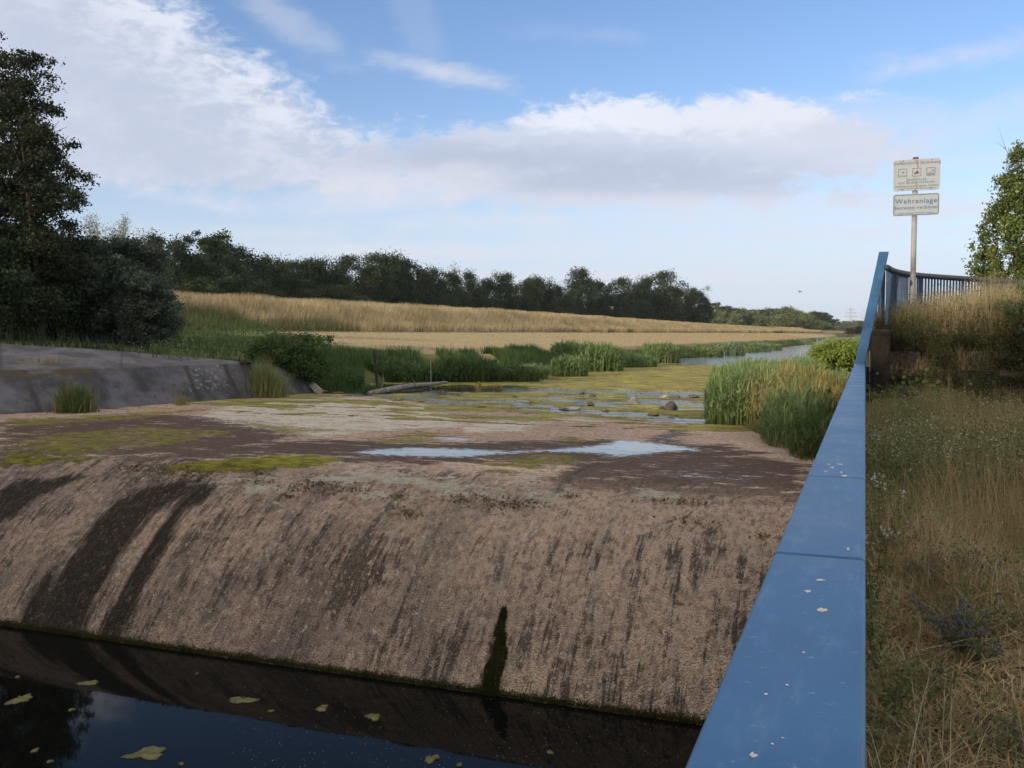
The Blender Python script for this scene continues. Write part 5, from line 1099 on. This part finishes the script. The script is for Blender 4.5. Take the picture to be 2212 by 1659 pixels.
bugloss(2075, 1415, .27, 'largest violet flowering plant sprawling in the straw, middle of the right strip', 1, 11); bugloss(2125, 1440, .2, 'violet flowering stem at the right of the largest violet plant', 2, 5)
bugloss(1995, 1275, .2, 'violet flowering plant behind the largest one, nearer the rail joint', 3, 6); bugloss(2160, 1285, .2, 'dark leafy violet plant by the right edge behind the largest one', 4, 7); bugloss(1895, 1215, .26, 'violet plant hugging the rail beside a white flowering stem', 5, 6); bugloss(2060, 1255, .22, 'small violet plant between two others behind the largest', 6, 5)
for i, (dx, dy, h, lb_) in enumerate([(1888,1330,.5,'white flowering weed close to the rail below the joint line'), (1900,1200,.55,'tall white flowering weed beside the rail at the joint line'), (1893,1450,.42,'yellow green feathery weed against the rail at lower right'), (1930,1560,.3,'low yellow green weed near the bottom beside the rail')]):
    c0 = at_z(dx, dy, 1.12); r = np.random.default_rng(50+i); o = empty('white_weed', tuple(c0), lb_, 'plant'); mb = MB(); lv = []; fl = []
    for k_ in range(6):
        a = r.uniform(0, 6.28); e = np.array([math.cos(a)*h*.25, math.sin(a)*h*.25, h*r.uniform(.7, 1.0)]); mb.tube([(0, 0, 0), e*.5, e], [.004, .003, .0015], 5); t_ = r.uniform(.1, 1, 60)[:, None]; lv.append(e*t_+r.normal(0, .025, (60, 3))); fl.append(e+r.normal(0, .012, (8, 3)))
    mb.build('stem', M['grass_green'], o); v, q = cards(np.concatenate(lv), .03, r, aspect=.4); mesh('foliage', v, q, M['grass_green'], o)
    if i < 2: v, q = cards(np.concatenate(fl), .02, r, aspect=.9); mesh('blossom', v, q, M['white_flower'], o)
# overgrowth on the steps
n = 34000; c_ = rng.integers(0, 6, n); x = .15+rng.uniform(0, 1, n)*3.6; y = 17.72+c_*.36+rng.uniform(-.05, .3, n); z = 1.0+np.minimum(c_, 5)*.315; gate = fbm(x*1.6, c_*3.3+y, 3, 12) > .27
P = np.stack([x, y, z], -1)[gate]; n = len(P); v1 = blades(P, rng.uniform(.06, .42, n)*(.5+1.0*fbm(P[:, 0]*2, P[:, 2]*3, 2, 5)), .008, .6, 3); v, q = v1; tag(mesh('step_grass', v, q, M['straw_near']), 'dry grass tufts growing on the ledges of the stone steps', 'grass', kind='stuff')
lp = np.repeat(P, 9, 0); lp = lp+np.stack([rng.normal(0, .10, len(lp)), rng.normal(-.06, .06, len(lp)), rng.uniform(-.26, .24, len(lp))], -1); g2 = fbm(lp[:, 0]*1.6+5, lp[:, 2]*2.4, 3, 71) > .36; lp = lp[g2]
v, q = cards(lp, rng.uniform(.02, .055, len(lp)), aspect=.7); tag(mesh('step_creepers', v, q, M['creeper']), 'green creeping leaves hanging over the stone steps', 'creeper', kind='stuff')
n = 5200; c_ = rng.integers(0, 6, n); x = .2+rng.uniform(0, 1, n)*3.4; y = 17.60+c_*.36+rng.uniform(-.1, .12, n); z = 1.0+np.minimum(c_, 5)*.315; gate = fbm(x*2.2+c_*5, y, 3, 33) > .47; x, y, z = x[gate], y[gate], z[gate]
hh = rng.uniform(.25, .75, len(x)); P = np.stack([x, y, z], -1); v1 = blades(P, hh, .007, .35, 3); lp = np.repeat(P, 8, 0)+np.stack([rng.normal(0, .06, 8*len(x)), rng.normal(-.02, .05, 8*len(x)), np.repeat(hh, 8)*rng.uniform(.05, .95, 8*len(x))], -1)
v, q = join([v1, cards(lp, rng.uniform(.015, .05, len(lp)))]); tag(mesh('step_brush', v, q, M['creeper']), 'dark olive weeds standing on and before the stone steps', 'weeds', kind='stuff')
# broad leaved bramble at the foot of the steps
c0 = at_d(1965, 875, 16.6); r = np.random.default_rng(81); o = empty('bramble', (c0[0], c0[1], 1.1), 'round leaved green bramble at the foot of the stone steps', 'plant'); pts = np.stack([r.normal(0, .45, 520), r.normal(0, .2, 520), np.abs(r.normal(.35, .2, 520))], -1)
v, q = cards(pts, r.uniform(.06, .11, 520), r, aspect=.9); mesh('foliage', v, q, M['weed'], o); mb = MB()
for k_ in range(12): a = r.uniform(-.8, .8); mb.tube([(a*.3, 0, 0), (a*.8, r.normal(0, .1), .4), (a*1.2, r.normal(0, .15), .3)], [.006, .005, .003], 4)
mb.build('stem', M['bark'], o)
# grass on the platform
n = 26000; y = 19.3+rng.uniform(0, 1, n)**1.5*5.0; x = .15+rng.uniform(0, 1, n)*(.15*y+.6); hh = (.5+.85*fbm(x*.9, y*.9, 3, 91))*rng.uniform(.5, 1.05, n)*np.clip(.62+.3*x, .6, 1.25); P = np.stack([x, y, np.full(n, 2.52)], -1)
gsel = rng.random(n) < np.clip(.2+.9*(fbm(x*.8, y*.8, 3, 18)-.5), .05, .5)
v, q = blades(P[~gsel], hh[~gsel], .007, .33, 3, wind=(-.08, -.03)); tag(mesh('platform_grass', v, q, M['dyke_grass']), 'tall dry grass on the platform above the stone steps', 'grass', kind='stuff')
v1 = blades(P[gsel], hh[gsel]*.9, .009, .4, 3); lp = np.repeat(P[gsel], 3, 0); lp = lp+np.stack([rng.normal(0, .05, len(lp)), rng.normal(0, .05, len(lp)), np.repeat(hh[gsel], 3)*rng.uniform(.2, 1, len(lp))], -1); v, q = join([v1, cards(lp, rng.uniform(.02, .05, len(lp)))])
tag(mesh('platform_weeds', v, q, M['grass_green']), 'green weeds between the dry grass on the platform', 'weeds', kind='stuff')
c0 = at_d(2215, 715, 17.2); make_tree('hawthorn_bush', 90, 1.7, .55, .1, 7, 90, 40, .16, .05, 'weed', .02, 'oak', 1, 'small green bush at the right edge above the stone steps', (c0[0], c0[1], c0[2]-.8), 'shrub', up=1.0)

# ------------------------------------------------------------------ bird and pylon
bp = at_d(1728, 630, 190); bd = empty('flying_bird', tuple(bp), 'small dark bird flying above the distant wood', 'bird'); mb = MB()
mb.tube([(-.26, .05, .02), (-.16, .02, 0), (0, 0, 0), (.12, -.01, .0), (.22, -.02, -.03), (.27, -.02, -.04)], [.015, .06, .085, .07, .05, .012], 8); mb.build('body', M['bird'], bd, True)
for s_ in (-1, 1):
    mb = MB(); v = [(.08, 0, .04), (-.10, 0, .04), (.06, .26*s_, .20), (-.08, .25*s_, .20), (-.02, .46*s_, .06), (-.09, .44*s_, .06)]; v = np.array(v); v = np.concatenate([v, v+np.array([0, 0, .012])])
    mb.add(v, [(0, 1, 3, 2), (2, 3, 5, 4), (6, 8, 9, 7), (8, 10, 11, 9), (0, 2, 8, 6), (2, 4, 10, 8), (1, 7, 9, 3), (3, 9, 11, 5), (4, 5, 11, 10)]); mb.build('wing', M['bird'], bd)
mb = MB(); mb.add([(-.24, -.03, .0), (-.24, .03, .0), (-.42, .07, .03), (-.42, -.07, .03), (-.24, -.03, .012), (-.24, .03, .012), (-.42, .07, .04), (-.42, -.07, .04)], [(0, 3, 2, 1), (4, 5, 6, 7), (0, 1, 5, 4), (1, 2, 6, 5), (2, 3, 7, 6), (3, 0, 4, 7)]); mb.build('tail', M['bird'], bd)
bd.rotation_euler = (R(20), R(-50), R(70))
pz = at_d(1837, 715, 1500); py = empty('power_pylon', (pz[0], pz[1], 2.3), 'grey lattice power pylon far off above the farthest wood', 'pylon'); Hh = (HOR-662)/F*1500; mb = MB()
for sx_, sy_ in ((-1, -1), (1, -1), (1, 1), (-1, 1)): mb.tube([(sx_*4, sy_*4, 0), (sx_*1.1, sy_*1.1, Hh*.6), (0, 0, Hh)], [.32, .28, .2], 4)
for k_ in range(7):
    z0 = Hh*.6*k_/7; z1 = Hh*.6*(k_+1)/7; a = 4-2.9*k_/7; b = 4-2.9*(k_+1)/7
    for s_ in (-1, 1): mb.tube([(-a, s_*a, z0), (b, s_*b, z1)], .16, 4); mb.tube([(a, s_*a, z0), (-b, s_*b, z1)], .16, 4)
mb.build('lattice', M['pylon'], py)
for zf, ln in ((.62, 11), (.76, 9), (.88, 6)):
    mb = MB(); mb.tube([(-ln*RT[0], -ln*RT[1], Hh*zf), (ln*RT[0], ln*RT[1], Hh*zf)], .3, 4); mb.tube([(-ln*RT[0], -ln*RT[1], Hh*zf), (0, 0, Hh*(zf+.05))], .2, 4); mb.tube([(ln*RT[0], ln*RT[1], Hh*zf), (0, 0, Hh*(zf+.05))], .2, 4); mb.build('cross_arm', M['pylon'], py)

# ------------------------------------------------------------------ haze
mb = MB(); mb.box((-4100, -400, -6.5), (4100, 6100, 75)); hm = bpy.data.materials.new('haze'); hm.use_nodes = True; t = NT(hm.node_tree); t.n.clear()
vol = t.node('ShaderNodeVolumePrincipled', 0, {'Color': (.82, .88, 1.0, 1), 'Density': .00008, 'Anisotropy': 0.0}); t.l.new(vol, t.node('ShaderNodeOutputMaterial', None).inputs['Volume'])
tag(mb.build('haze', hm), 'thin pale summer haze over the far meadows and woods', 'haze', kind='stuff')
